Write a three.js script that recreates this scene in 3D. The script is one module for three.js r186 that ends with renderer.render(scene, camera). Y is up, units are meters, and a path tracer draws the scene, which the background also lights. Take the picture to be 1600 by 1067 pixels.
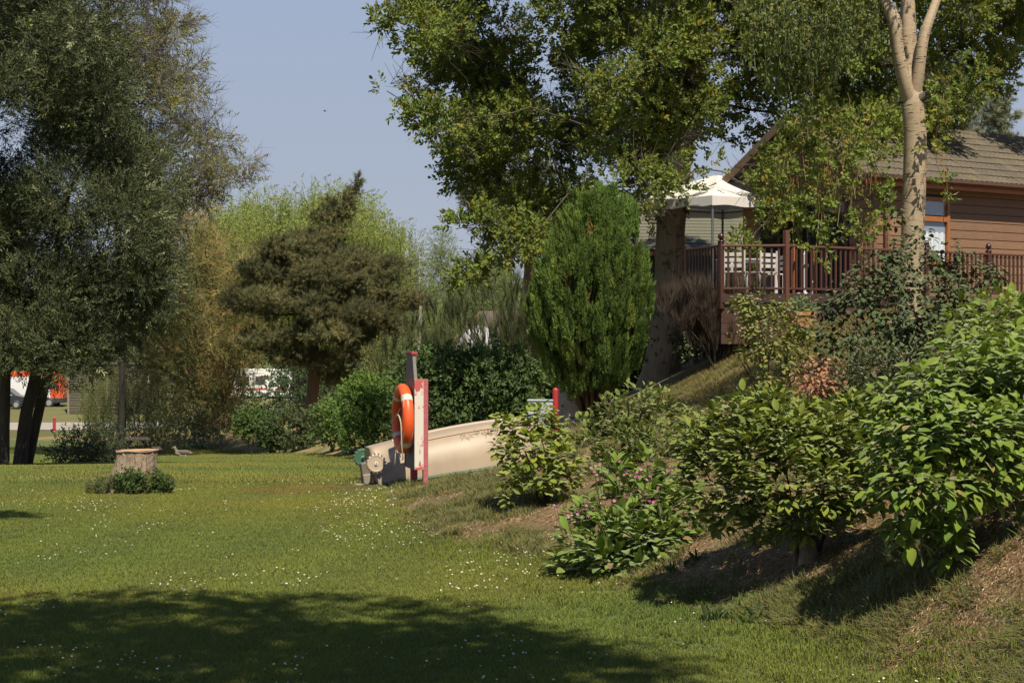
import * as THREE from 'three';
import { mergeGeometries } from 'three/addons/utils/BufferGeometryUtils.js';
import { RoundedBoxGeometry } from 'three/addons/geometries/RoundedBoxGeometry.js';
import { MarchingCubes } from 'three/addons/objects/MarchingCubes.js';
import { ImprovedNoise } from 'three/addons/math/ImprovedNoise.js';

// ------------------------------------------------------------------ camera, sky, sun, exposure
const scene = new THREE.Scene();
const EYE = 1.6, F = 2800;                                   // eye height in metres, focal length in photo pixels
const camera = new THREE.PerspectiveCamera(2 * Math.atan(533.5 / F) * 180 / Math.PI, 1600 / 1067, 0.1, 2000);
camera.position.set(0, EYE, 0);
camera.lookAt(0, EYE, -10);

const renderer = new THREE.WebGLRenderer({ antialias: true });
renderer.setSize(1024, 682);
renderer.toneMapping = THREE.LinearToneMapping;
renderer.toneMappingExposure = 1.35;
renderer.shadowMap.enabled = true;

{
  const w = 64, h = 256, data = new Float32Array(w * h * 4);
  const stops = [[-90, .10, .11, .07], [-2, .30, .32, .33], [0, .455, .488, .548], [4, .405, .462, .565], [11, .355, .438, .60], [25, .20, .285, .46], [50, .085, .15, .31], [90, .055, .10, .24]];
  for (let j = 0; j < h; j++) {
    const el = ((j + .5) / h - .5) * 180;
    let k = 0; while (k < stops.length - 2 && el > stops[k + 1][0]) k++;
    const a = stops[k], b = stops[k + 1], t = (el - a[0]) / (b[0] - a[0]);
    for (let i = 0; i < w; i++) for (let c = 0; c < 4; c++) data[(j * w + i) * 4 + c] = c === 3 ? 1 : .74 * (a[c + 1] + (b[c + 1] - a[c + 1]) * t);
  }
  const sky = new THREE.DataTexture(data, w, h, THREE.RGBAFormat, THREE.FloatType);
  sky.mapping = THREE.EquirectangularReflectionMapping;
  sky.magFilter = sky.minFilter = THREE.LinearFilter;
  sky.needsUpdate = true;
  scene.background = sky; scene.environment = sky;
}
const SUN_AZ = 19 * Math.PI / 180, SUN_EL = 57 * Math.PI / 180;   // from the right, behind the camera
const sunDir = new THREE.Vector3(Math.sin(SUN_AZ) * Math.cos(SUN_EL), Math.sin(SUN_EL), Math.cos(SUN_AZ) * Math.cos(SUN_EL));
const sun = new THREE.DirectionalLight(new THREE.Color().setRGB(1, .91, .74), 5);
sun.position.copy(sunDir).multiplyScalar(120).add(new THREE.Vector3(0, 0, -40));
sun.target.position.set(0, 0, -40);
sun.castShadow = true;
Object.assign(sun.shadow.camera, { left: -80, right: 80, top: 80, bottom: -80, near: 1, far: 320 });
sun.shadow.mapSize.set(4096, 4096);
scene.add(sun, sun.target);

// ------------------------------------------------------------------ helpers
const V = (x = 0, y = 0, z = 0) => new THREE.Vector3(x, y, z);
const UP = V(0, 1, 0);
function rng(seed) { let a = seed >>> 0; return () => { a = a + 0x6D2B79F5 | 0; let t = Math.imul(a ^ a >>> 15, 1 | a); t = t + Math.imul(t ^ t >>> 7, 61 | t) ^ t; return ((t ^ t >>> 14) >>> 0) / 4294967296; }; }
const perlin = new ImprovedNoise();
const noise = (x, y, z = 0) => perlin.noise(x + 31.7, y + 17.3, z + 5.1);
const fbm = (x, y, z = 0) => noise(x, y, z) + .5 * noise(x * 2.1, y * 2.1, z * 2.1 + 9) + .25 * noise(x * 4.3, y * 4.3, z * 4.3 + 4);
const lerp = (a, b, t) => a + (b - a) * t, clamp = (x, a = 0, b = 1) => Math.min(b, Math.max(a, x));
const sstep = (a, b, x) => { const t = clamp((x - a) / (b - a)); return t * t * (3 - 2 * t); };
const table = pts => x => { if (x <= pts[0][0]) return pts[0][1]; for (let i = 1; i < pts.length; i++) if (x <= pts[i][0]) { const a = pts[i - 1], b = pts[i], t = (x - a[0]) / (b[0] - a[0]); return lerp(a[1], b[1], t * t * (3 - 2 * t) * .35 + t * .65); } return pts.at(-1)[1]; };
const at = (px, py, d) => V((px - 800) / F * d, EYE + (533.5 - py) / F * d, -d);      // a photo pixel and a distance
const rgb = (r, g, b) => new THREE.Color().setRGB(r, g, b);

const used = new Map();
function numbered(name) { const n = used.get(name) || 0; used.set(name, n + 1); return n ? `${name}_${String(n).padStart(3, '0')}` : name; }
function tag(o, label, category, group, kind) { o.userData = { ...(label && { label }), ...(category && { category }), ...(group && { group }), ...(kind && { kind }) }; return o; }
function thing(name, label, category, pos = V(), turn = 0, group) { const g = new THREE.Group(); g.name = numbered(name); g.position.copy(pos); g.rotation.y = turn; scene.add(tag(g, label, category, group)); return g; }
function part(name, geo, mat, parent, pos, kind) { const m = new THREE.Mesh(geo, mat); m.name = name; if (pos) m.position.copy(pos); parent.add(m); if (kind) m.userData.kind = kind; return m; }
function setting(name, geo, mat, label, category) { const m = new THREE.Mesh(geo, mat); m.name = name; scene.add(tag(m, label, category, null, 'structure')); return m; }
const box = (w, h, d, x = 0, y = 0, z = 0) => new THREE.BoxGeometry(w, h, d).translate(x, y, z);
const rbox = (w, h, d, r = .01, x = 0, y = 0, z = 0) => new RoundedBoxGeometry(w, h, d, 2, Math.min(r, w / 2.01, h / 2.01, d / 2.01)).translate(x, y, z);
const cyl = (r0, r1, h, n = 12, x = 0, y = 0, z = 0) => new THREE.CylinderGeometry(r0, r1, h, n).translate(x, y, z);
function merge(list) { return mergeGeometries(list.map(g => { const n = g.index ? g.toNonIndexed() : g; for (const k of Object.keys(n.attributes)) if (!['position', 'normal', 'uv'].includes(k)) n.deleteAttribute(k); if (!n.attributes.uv) n.setAttribute('uv', new THREE.BufferAttribute(new Float32Array(n.attributes.position.count * 2), 2)); return n; })); }

// textures: grain only, tiling
function tex(size, fn, srgb = false) {
  const d = new Uint8Array(size * size * 4);
  for (let j = 0; j < size; j++) for (let i = 0; i < size; i++) { const c = fn(i / size, j / size); const o = (j * size + i) * 4; for (let k = 0; k < 3; k++) d[o + k] = 255 * clamp(Array.isArray(c) ? c[k] : c); d[o + 3] = 255; }
  const t = new THREE.DataTexture(d, size, size); t.wrapS = t.wrapT = THREE.RepeatWrapping; t.magFilter = THREE.LinearFilter; t.minFilter = THREE.LinearMipmapLinearFilter; t.generateMipmaps = true; if (srgb) t.colorSpace = THREE.SRGBColorSpace; t.needsUpdate = true; return t;
}
// noise on a torus-like blend so that it tiles
const tileN = (u, v, fu, fv, s) => { const a = noise(u * fu, v * fv, s), b = noise((u - 1) * fu, v * fv, s), c = noise(u * fu, (v - 1) * fv, s), d = noise((u - 1) * fu, (v - 1) * fv, s); return lerp(lerp(a, b, u), lerp(c, d, u), v); };
const T = {};
T.grain = tex(256, (u, v) => .62 + .38 * (tileN(u, v, 60, 60, 1) + .6 * tileN(u, v, 17, 17, 2) + .4 * tileN(u, v, 120, 120, 5)));
T.bark = tex(256, (u, v) => .5 + .55 * tileN(u, v, 26, 5, 3) + .35 * tileN(u, v, 60, 14, 7));
T.barkColor = tex(256, (u, v) => .68 + .45 * tileN(u, v, 24, 5, 3) + .25 * tileN(u, v, 70, 30, 8));
T.birch = tex(256, (u, v) => { const l = 1.25 * tileN(u, v, 4, 40, 3) + .6 * tileN(u, v, 9, 80, 5), p = tileN(u, v, 5, 7, 11) + .5 * tileN(u, v, 14, 14, 2); const k = clamp(1 - Math.max(0, l - .28) * 3.2, .2, 1) * (.8 + .22 * tileN(u, v, 3, 30, 6)); const w = sstep(.05, .45, p) * .5; return [k * lerp(.88, .62, w), k * lerp(.82, .52, w), k * lerp(.70, .36, w)]; });
T.wood = tex(256, (u, v) => .8 + .22 * tileN(u, v, 4, 60, 3) + .15 * tileN(u, v, 12, 150, 4));
T.rough = tex(256, (u, v) => .66 + .3 * tileN(u, v, 9, 6, 3) + .3 * tileN(u, v, 30, 18, 4) + .2 * tileN(u, v, 80, 50, 9));
T.worn = tex(256, (u, v) => { const n = .9 * tileN(u, v, 6, 4, 2) + .5 * tileN(u, v, 30, 14, 5) + .35 * tileN(u, v, 90, 40, 8), k = sstep(-.12, .12, n + .22 + .2 * Math.cos(v * 6.283 + 2.4)); return [lerp(.76, .87, k), lerp(.36, .84, k), lerp(.35, .79, k)]; }, true);
T.hull = tex(256, (u, v) => { const n = tileN(u, v, 9, 5, 2) + .6 * tileN(u, v, 26, 18, 5), s = tileN(u, v, 5, 3, 12); const k = .86 + .1 * n; const st = sstep(.35, .6, s + .35 * n); return [k * lerp(1, .62, st), k * lerp(1, .55, st), k * lerp(1, .46, st)]; });

const std = (r, g, b, rough = .8, o = {}) => new THREE.MeshStandardMaterial({ color: rgb(r, g, b), roughness: rough, ...o });
const leafMat = (r, g, b, trans = .38, coat = 0) => new THREE.MeshPhysicalMaterial({ color: rgb(r, g, b), roughness: .95, transmission: trans, thickness: 0, side: THREE.DoubleSide, clearcoat: coat, clearcoatRoughness: .38, ior: 1.4 });
const barkMat = (r, g, b, rep = 1) => { const c = T.barkColor.clone(), h = T.bark.clone(); c.repeat.set(rep, rep * .5); h.repeat.set(rep, rep * .5); c.needsUpdate = h.needsUpdate = true; return std(r, g, b, .95, { map: c, bumpMap: h, bumpScale: .03 }); };

// ------------------------------------------------------------------ ground: a lawn that falls away, a bank on the right
const lawnY = table([[0, 0], [17, 0], [21, -.06], [30, -.55], [40, -1.12], [55, -1.95], [75, -3.0], [95, -3.75], [112, -4.1], [124, -4.0], [131, -3.35], [150, -3.0], [200, -1.5], [300, 1], [700, 5]]);
const foot = table([[-40, 2.4], [4, 2.35], [7.5, 1.95], [9, 1.5], [11.3, .62], [12.9, .12], [14.1, -.6], [16.8, -1.2], [19.5, -1.25], [30, -2], [40, -3], [50, -4.2], [60, -6.6], [70, -9.2], [80, -13.2], [90, -19], [100, -28], [120, -60]]);
const slope = table([[0, .8], [9, .86], [10.3, .54], [11.5, .42], [13, .3], [16, .2], [22, .19], [30, .25], [42, .3], [100, .32]]);
const cap = table([[0, 2], [12, 2.2], [30, 3.4], [45, 3.6], [60, 3.2], [75, 2.3], [120, 2.2]]);
function bankS(x, d) { return x - foot(d) - .22 * noise(x * .0 + d * .55, 3.3) - .1 * noise(d * 1.7, 8.1); }
function groundY(x, d) {
  let y = lawnY(d) + .05 * noise(x * .11, d * .11) * sstep(5, 40, d);
  const s = bankS(x, d);
  if (s > -.4) {
    const k = slope(d), c = cap(d), q = Math.sqrt(s * s + .09) / 2 + s / 2;
    y += c * (1 - Math.exp(-k * q / c)) * (1 - sstep(88, 106, d));
    y += (.045 * fbm(x * 1.1, d * 1.1) + .02 * noise(x * 4.3, d * 4.3)) * sstep(0, .6, s);
  }
  const hx = (x + 16) / 7, hd = (d - 58) / 16; y -= .3 * Math.exp(-(hx * hx + hd * hd));          // hollow under the trees
  y += 1.1 * sstep(1.6, 6.4, x) * sstep(23, 34, d) * (1 - sstep(48, 62, d));                       // the level that the deck stands on
  return y;
}
const onGround = (x, d, dy = 0) => V(x, groundY(x, d) + dy, -d);
const isRoad = (x, d) => x < -20 && Math.abs(d - (119 + .0012 * (x + 40) * (x + 40))) < 4.6;
const hit = (px, py, d = 11) => { for (let k = 0; k < 40; k++) d = lerp(d, (EYE - groundY((px - 800) / F * d, d)) * F / (py - 533.5), .6); return [(px - 800) / F * d, d]; };
const turfPatches = [[1440, 975, .3], [1500, 965, .22], [1370, 995, .25], [1220, 940, .22], [1150, 980, .22], [1290, 920, .2], [1560, 1010, .2], [760, 850, .4], [700, 800, .5], [760, 790, .5], [660, 775, .4], [820, 860, .35], [620, 830, .35], [730, 760, .5]].map(([px, py, r]) => [...hit(px, py), r]);
const soilPatch = (x, d) => { let v = fbm(x * .9 + 4, d * .9, 2.2); for (const [a, b, r] of turfPatches) { const q = ((x - a) ** 2 + ((d - b) * .6) ** 2) / (r * r); if (q < 4) v -= .42 * Math.exp(-q * 1.6); } return v; };                                         // where the bank is bare litter
function groundColor(x, d, c) {
  const s = bankS(x, d), n = fbm(x * .35, d * .35, 1), m = noise(x * 2.3, d * 2.3, 6), q = fbm(x * .09, d * .12, 3);
  let r = .086 + .022 * n + .012 * m + .024 * q, g = .102 + .012 * n + .010 * m, b = .018 + .004 * m;              // turf
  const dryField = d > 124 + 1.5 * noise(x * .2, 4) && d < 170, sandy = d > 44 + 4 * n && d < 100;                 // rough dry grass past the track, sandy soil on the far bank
  if (dryField) { r = .125 + .03 * m; g = .12 + .02 * m; b = .04; }
  const t = sstep(-.1, .45, s + .35 * m + .2 * n);
  if (t > 0 && d < 110) {
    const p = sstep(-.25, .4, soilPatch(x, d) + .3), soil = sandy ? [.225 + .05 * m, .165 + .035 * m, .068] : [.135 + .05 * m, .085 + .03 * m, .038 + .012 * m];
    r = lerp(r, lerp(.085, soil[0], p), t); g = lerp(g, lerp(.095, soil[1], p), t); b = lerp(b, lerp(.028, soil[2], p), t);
  }
  c[0] = r; c[1] = g; c[2] = b;
}
{
  const ds = [], xs = [];
  for (let d = -60; d < 3; d += 3) ds.push(d);
  for (let d = 3; d < 8; d += .2) ds.push(d);
  for (let d = 8; d < 24; d += .075) ds.push(d);
  for (let d = 24; d < 60; d += .3) ds.push(d);
  for (let d = 60; d < 140; d += .9) ds.push(d);
  for (let d = 140; d < 900; d *= 1.05) ds.push(d);
  const half = []; for (let x = .09; x < 5; x += .09) half.push(x); for (let x = 5; x < 20; x += .35) half.push(x); for (let x = 20; x < 60; x += 1.5) half.push(x); for (let x = 60; x < 800; x *= 1.2) half.push(x);
  for (const x of half.slice().reverse()) xs.push(-x); xs.push(0, ...half);
  const nx = xs.length, nd = ds.length, pos = new Float32Array(nx * nd * 3), col = new Float32Array(nx * nd * 3), uv = new Float32Array(nx * nd * 2), idx = [], c = [0, 0, 0];
  for (let j = 0; j < nd; j++) for (let i = 0; i < nx; i++) {
    const o = j * nx + i, x = xs[i], d = ds[j];
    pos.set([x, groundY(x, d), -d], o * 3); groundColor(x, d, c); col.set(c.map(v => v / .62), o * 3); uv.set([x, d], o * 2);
    if (i && j) idx.push(o - nx - 1, o - nx, o, o - nx - 1, o, o - 1);
  }
  const g = new THREE.BufferGeometry();
  g.setAttribute('position', new THREE.BufferAttribute(pos, 3)); g.setAttribute('color', new THREE.BufferAttribute(col, 3)); g.setAttribute('uv', new THREE.BufferAttribute(uv, 2)); g.setIndex(idx); g.computeVertexNormals();
  const m = std(1, 1, 1, .95, { vertexColors: true, map: T.grain, bumpMap: T.grain, bumpScale: .012 });
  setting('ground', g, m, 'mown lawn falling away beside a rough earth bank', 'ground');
}
{ // pale track beyond the hollow
  const p = [], uv = [], idx = []; let k = 0;
  for (let x = -110; x <= -22; x += 1.5) for (let t = 0; t <= 6; t++) {
    const d = 119 + .0012 * (x + 40) * (x + 40) + (t / 6 - .5) * 9; p.push(x, groundY(x, d) + .03, -d); uv.push(x, d);
    if (t && x > -110) { const o = k; idx.push(o - 8, o, o - 7, o - 8, o - 1, o); } k++;
  }
  const g = new THREE.BufferGeometry(); g.setAttribute('position', new THREE.Float32BufferAttribute(p, 3)); g.setAttribute('uv', new THREE.Float32BufferAttribute(uv, 2)); g.setIndex(idx); g.computeVertexNormals();
  setting('gravel_track', g, std(.52, .46, .40, .95, { map: T.grain }), 'pale gravel track behind the red bollard', 'track');
}

// ------------------------------------------------------------------ leaves and limbs
// one leaf: base at the origin, tip along +y, face towards +z, folded along the midrib and curled
function leafGeo(len, wid, seg = 2, fold = .25, curl = .25, shape = .9) {
  const p = [], uv = [], idx = [];
  for (let i = 0; i <= seg; i++) {
    const t = i / seg, w = wid / 2 * Math.pow(Math.sin(Math.PI * Math.pow(clamp(t, .0, 1), shape)), .8), y = len * t * (1 - .12 * curl * t), z = -curl * len * t * t * .5;
    p.push(-w, y, z + fold * w, 0, y, z, w, y, z + fold * w); uv.push(0, t, .5, t, 1, t);
    if (i) { const o = i * 3; if (i === 1) idx.push(o - 2, o + 1, o, o - 2, o + 2, o + 1); else if (i === seg) idx.push(o - 3, o - 2, o + 1, o - 2, o - 1, o + 1); else idx.push(o - 3, o - 2, o + 1, o - 3, o + 1, o, o - 2, o - 1, o + 2, o - 2, o + 2, o + 1); }
  }
  const g = new THREE.BufferGeometry(); g.setAttribute('position', new THREE.Float32BufferAttribute(p, 3)); g.setAttribute('uv', new THREE.Float32BufferAttribute(uv, 2)); g.setIndex(idx); g.computeVertexNormals(); return g;
}
const Q = new THREE.Quaternion(), Q2 = new THREE.Quaternion(), M4 = new THREE.Matrix4();
function aim(dir, roll) { Q.setFromUnitVectors(UP, dir); Q2.setFromAxisAngle(UP, roll); return Q.clone().multiply(Q2); }
const rdir = r => { const z = r() * 2 - 1, a = r() * 6.2832, s = Math.sqrt(1 - z * z); return V(s * Math.cos(a), z, s * Math.sin(a)); };
// a twig along +y carrying leaves
function sprig(seed, n, len, leafLen, leafWid, spread = .9, seg = 2, curl = .3) {
  const r = rng(seed), list = [], base = leafGeo(leafLen, leafWid, seg, .3, curl);
  for (let i = 0; i < n; i++) {
    const t = (i + .6) / n, a = i * 2.4 + r() * .8, e = spread * (.55 + .6 * r()) * (1.1 - .5 * t);
    const d = V(Math.cos(a) * Math.sin(e), Math.cos(e), Math.sin(a) * Math.sin(e)).normalize(), s = .75 + .5 * r();
    const g = base.clone(); M4.compose(V(0, len * t * .9, 0), aim(d, r() * 6.28), V(s, s, s)); g.applyMatrix4(M4); list.push(g);
  }
  return merge(list);
}
function needles(seed, n, len, wid, open = 1.0, stem = 0) { // bundle of thin blades
  const r = rng(seed), p = [];
  for (let i = 0; i < n; i++) {
    const a = r() * 6.283, e = open * (.25 + .75 * r()), d = V(Math.cos(a) * Math.sin(e), Math.cos(e), Math.sin(a) * Math.sin(e)), s = V(-Math.sin(a + r()), (r() - .5), Math.cos(a + r())).normalize().multiplyScalar(wid / 2), L = len * (.7 + .5 * r()), b = V(0, stem * r(), 0);
    p.push(b.x - s.x, b.y - s.y, b.z - s.z, b.x + s.x, b.y + s.y, b.z + s.z, b.x + d.x * L, b.y + d.y * L, b.z + d.z * L);
  }
  const g = new THREE.BufferGeometry(); g.setAttribute('position', new THREE.Float32BufferAttribute(p, 3)); g.setAttribute('uv', new THREE.Float32BufferAttribute(new Float32Array(p.length / 3 * 2), 2)); g.computeVertexNormals(); return g;
}
function strand(seed, n, len, leafLen, leafWid) { // hanging shoot: along -y, small leaves pointing down
  const r = rng(seed), list = [cyl(.004, .006, len, 3, 0, -len / 2, 0)], base = leafGeo(leafLen, leafWid, 2, .2, .2);
  for (let i = 0; i < n; i++) { const t = (i + r()) / n, a = r() * 6.28, e = .35 + .55 * r(), d = V(Math.cos(a) * Math.sin(e), -Math.cos(e), Math.sin(a) * Math.sin(e)), g = base.clone(), s = .7 + .5 * r(); M4.compose(V(Math.sin(t * 3 + seed) * .06, -len * t, Math.cos(t * 2.3 + seed) * .05), aim(d, r() * 6.28), V(s, s, s)); g.applyMatrix4(M4); list.push(g); }
  return merge(list);
}
function twigs(seed, n, len, rad) { // bare forked twigs along +y
  const r = rng(seed), list = [];
  const stick = (a, b, r0) => { const d = b.clone().sub(a), L = d.length(); const g = new THREE.CylinderGeometry(r0 * .5, r0, L, 3, 1, true); g.translate(0, L / 2, 0); M4.compose(a, aim(d.normalize(), 0), V(1, 1, 1)); g.applyMatrix4(M4); list.push(g); };
  for (let i = 0; i < n; i++) {
    const d = V(r() - .5, 1.0, r() - .5).normalize(), a = V(), b = d.clone().multiplyScalar(len * (.5 + .3 * r())); stick(a, b, rad);
    for (let k = 0; k < 4; k++) { const t = .3 + .7 * r(), s = a.clone().lerp(b, t), e = s.clone().add(d.clone().add(rdir(r).multiplyScalar(.8)).normalize().multiplyScalar(len * .4 * (.5 + r()))); stick(s, e, rad * .6); }
  }
  return merge(list);
}
function scatter(name, geo, mat, items, parent, origin, kind = 'stuff') { // items: {p, q, s, c}
  const m = new THREE.InstancedMesh(geo, mat, items.length); m.name = name; const o = origin || V(), t = V(), s = V();
  items.forEach((it, i) => { M4.compose(t.copy(it.p).sub(o), it.q, typeof it.s === 'number' ? s.setScalar(it.s) : s.copy(it.s)); m.setMatrixAt(i, M4); if (it.c) m.setColorAt(i, it.c); });
  m.userData.kind = kind; (parent || scene).add(m); return m;
}
// ---- limbs: grow from trunk nodes to targets, radii by the pipe rule
function growLimbs(r, trunks, targets, o = {}) {
  const nodes = [], tip = o.tip || .012, segL = o.seg || .7, pw = o.pow || 2.3;
  for (const tr of trunks) { let prev = -1, len = 0; tr.forEach((q, i) => { const n = { p: V(q[0], q[1], q[2]), par: prev, fixed: q[3], kids: [], ok: i / (tr.length - 1) >= (o.from ?? .35), len: 0 }; if (prev >= 0) { nodes[prev].kids.push(nodes.length); } prev = nodes.length; nodes.push(n); }); }
  const nTrunk = nodes.length, top = nodes[nTrunk - 1].p;
  const key = t => { let b = 1e9; for (let i = 0; i < nTrunk; i++) if (nodes[i].ok) b = Math.min(b, nodes[i].p.distanceToSquared(t)); return b; };
  const list = targets.map(t => ({ t, k: key(t) })).sort((a, b) => a.k - b.k);
  for (const { t } of list) {
    let best = -1, bc = 1e9;
    for (let i = 0; i < nodes.length; i++) { const n = nodes[i]; if (!n.ok) continue; const dx = n.p.distanceTo(t), c = dx + .35 * n.len + (n.p.y > t.y ? (n.p.y - t.y) * (o.droop ?? .5) : 0); if (c < bc && dx > .05) { bc = c; best = i; } }
    const a = nodes[best].p, D = a.distanceTo(t), k = Math.max(1, Math.round(D / segL)), sag = (o.arch ?? .12) * D; let prev = best;
    for (let i = 1; i <= k; i++) { const u = i / k, p = a.clone().lerp(t, u); p.y += sag * Math.sin(Math.PI * u); if (i < k) p.add(rdir(r).multiplyScalar(segL * (o.jit ?? .22))); nodes[prev].kids.push(nodes.length); nodes.push({ p, par: prev, kids: [], ok: true, len: nodes[prev].len + D / k }); prev = nodes.length - 1; }
  }
  for (let i = nodes.length - 1; i >= 0; i--) { const n = nodes[i]; if (!n.kids.length) n.r = n.fixed ?? tip; else { let s = 0; for (const k of n.kids) s += Math.pow(nodes[k].r, pw); n.r = n.fixed ?? Math.max(tip, Math.pow(s, 1 / pw)); } if (n.par >= nTrunk || (n.par >= 0 && i >= nTrunk)) { } }
  for (let i = nTrunk; i < nodes.length; i++) { const n = nodes[i]; n.r = Math.min(n.r, nodes[n.par].r * .92); }
  const trunkG = [], limbG = [];
  const walk = (start, from) => { const path = from ? [{ p: nodes[from[0]].p, r: Math.min(nodes[start].r * 1.25, nodes[from[0]].r * .95) }] : []; let i = start; const inTrunk = i < nTrunk; for (;;) { path.push(nodes[i]); const ks = nodes[i].kids; if (!ks.length) break; let b; if (inTrunk) b = ks.find(k => k < nTrunk); else b = ks.reduce((x, y) => nodes[y].r > nodes[x].r ? y : x); for (const k of ks) if (k !== b) walk(k, [i]); if (b === undefined) break; i = b; } if (path.length > 1) (inTrunk ? trunkG : limbG).push(tube(path, inTrunk ? 14 : path[0].r > .05 ? 7 : path[0].r > .02 ? 5 : 3, inTrunk ? (o.rough ?? .08) : 0)); };
  nodes.forEach((n, i) => { if (n.par < 0) walk(i, null); });
  return { trunk: merge(trunkG), limb: limbG.length ? merge(limbG) : null };
}
function tube(path, sides, rough = 0) {
  // path: [{p, r}], smoothed by Catmull-Rom when it is a trunk
  let pts = path;
  if (rough > 0 && path.length > 2) { const c = new THREE.CatmullRomCurve3(path.map(n => n.p)), m = (path.length - 1) * 5; pts = []; for (let i = 0; i <= m; i++) { const u = i / m * (path.length - 1), k = Math.min(path.length - 2, Math.floor(u)); pts.push({ p: c.getPoint(i / m), r: lerp(path[k].r, path[k + 1].r, u - k) }); } }
  const n = pts.length, pos = [], uv = [], idx = []; let ref = V(.31, .12, .94), len = 0;
  for (let i = 0; i < n; i++) {
    const t = pts[Math.min(n - 1, i + 1)].p.clone().sub(pts[Math.max(0, i - 1)].p).normalize(), a = ref.clone().sub(t.clone().multiplyScalar(ref.dot(t))).normalize(), b = t.clone().cross(a); ref = a; if (i) len += pts[i].p.distanceTo(pts[i - 1].p);
    for (let k = 0; k <= sides; k++) { const f = k / sides * 6.28318, rr = pts[i].r * (1 + rough * (noise(Math.cos(f) * 1.6, Math.sin(f) * 1.6, len * 1.2) * 2 + noise(Math.cos(f) * 4, Math.sin(f) * 4, len * .8))); const q = pts[i].p.clone().addScaledVector(a, Math.cos(f) * rr).addScaledVector(b, Math.sin(f) * rr); pos.push(q.x, q.y, q.z); uv.push(k / sides * Math.max(1, Math.round(pts[0].r * 6.28 * 2)) / 2, len); if (i && k) { const s = sides + 1, o = i * s + k; idx.push(o - s - 1, o, o - s, o - s - 1, o - 1, o); } }
  }
  const g = new THREE.BufferGeometry(); g.setAttribute('position', new THREE.Float32BufferAttribute(pos, 3)); g.setAttribute('uv', new THREE.Float32BufferAttribute(uv, 2)); g.setIndex(idx); g.computeVertexNormals(); return g;
}
const inside = (poly, x, y) => { let c = false; for (let i = 0, j = poly.length - 1; i < poly.length; j = i++) { const [xi, yi] = poly[i], [xj, yj] = poly[j]; if (yi > y !== yj > y && x < (xj - xi) * (y - yi) / (yj - yi) + xi) c = !c; } return c; };
// clump centres whose picture falls in an outline, spread in depth like a round crown
function clumps(r, poly, d0, dr, n, rad, gap = .55, flat = 1) {
  const xs = poly.map(p => p[0]), ys = poly.map(p => p[1]), x0 = Math.min(...xs), x1 = Math.max(...xs), y0 = Math.min(...ys), y1 = Math.max(...ys), out = [];
  for (let k = 0; k < n * 60 && out.length < n; k++) {
    const x = lerp(x0, x1, r()), y = lerp(y0, y1, r()); if (!inside(poly, x, y)) continue;
    const u = (x - (x0 + x1) / 2) / ((x1 - x0) / 2), v = (y - (y0 + y1) / 2) / ((y1 - y0) / 2), w = Math.sqrt(Math.max(.08, 1 - .75 * Math.min(1, (u * u + v * v) * .8)));
    const d = d0 + (r() * 2 - 1) * dr * w, q = at(x, y, d), s = rad * (.7 + .6 * r());
    if (out.some(o => o.p.distanceTo(q) < (o.s + s) * gap)) continue;
    out.push({ p: q, s, r: V(s, s * flat, s) });
  }
  return out;
}
// items on clumps
function foliage(r, list, per, o = {}) {
  const out = [], tint = o.tint || [];
  for (const c of list) {
    const n = Math.round(per * Math.pow(c.s, 1.6)), shade = (r() - .5) * 2;
    for (let i = 0; i < n; i++) {
      const d = rdir(r), rad = Math.pow(r(), o.shell ?? .5), p = V(c.p.x + d.x * c.r.x * rad, c.p.y + d.y * c.r.y * rad, c.p.z + d.z * c.r.z * rad);
      if (noise(p.x * (o.gf || 1.4), p.y * (o.gf || 1.4), p.z * (o.gf || 1.4)) > (o.gap ?? .28)) continue;
      let ax; if (o.mode === 'hang') ax = V((r() - .5) * .35, 1, (r() - .5) * .35).normalize(); else if (o.mode === 'up') ax = V(d.x * .35 + (r() - .5) * .3, 1, d.z * .35 + (r() - .5) * .3).normalize(); else ax = d.multiplyScalar(.8).add(rdir(r).multiplyScalar(.7)).add(V(0, o.lift ?? .25, 0)).normalize();
      const f = 1 + .22 * (r() - .5) * 2 + (o.vary ?? .14) * shade, y = (r() - .5) * 2; let col = rgb(f * (1 + .14 * y), f, f * (1 - .12 * y));
      if (tint.length && r() < tint[0]) col = rgb(tint[1] * f, tint[2] * f, tint[3] * f);
      out.push({ p, q: aim(ax, r() * 6.28), s: (o.size || 1) * (.7 + .6 * r()), c: col });
    }
  }
  return out;
}
function tree(name, label, category, group, base, o) {
  const g = thing(name, label, category, base, 0, group), r = o.r, loc = p => p.clone().sub(base);
  const L = growLimbs(r, o.trunks, o.clumps.map(c => loc(c.p)).concat((o.extra || []).map(loc)), o.limb || {});
  part('trunk', L.trunk, o.bark, g); if (L.limb) { const b = part('branch', L.limb, o.limbMat || o.bark, g); b.userData.kind = 'stuff'; }
  for (const f of o.leaf) scatter(f.name || 'crown', f.geo, f.mat, foliage(r, f.list || o.clumps, f.per, f), g, base);
  return g;
}
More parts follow.
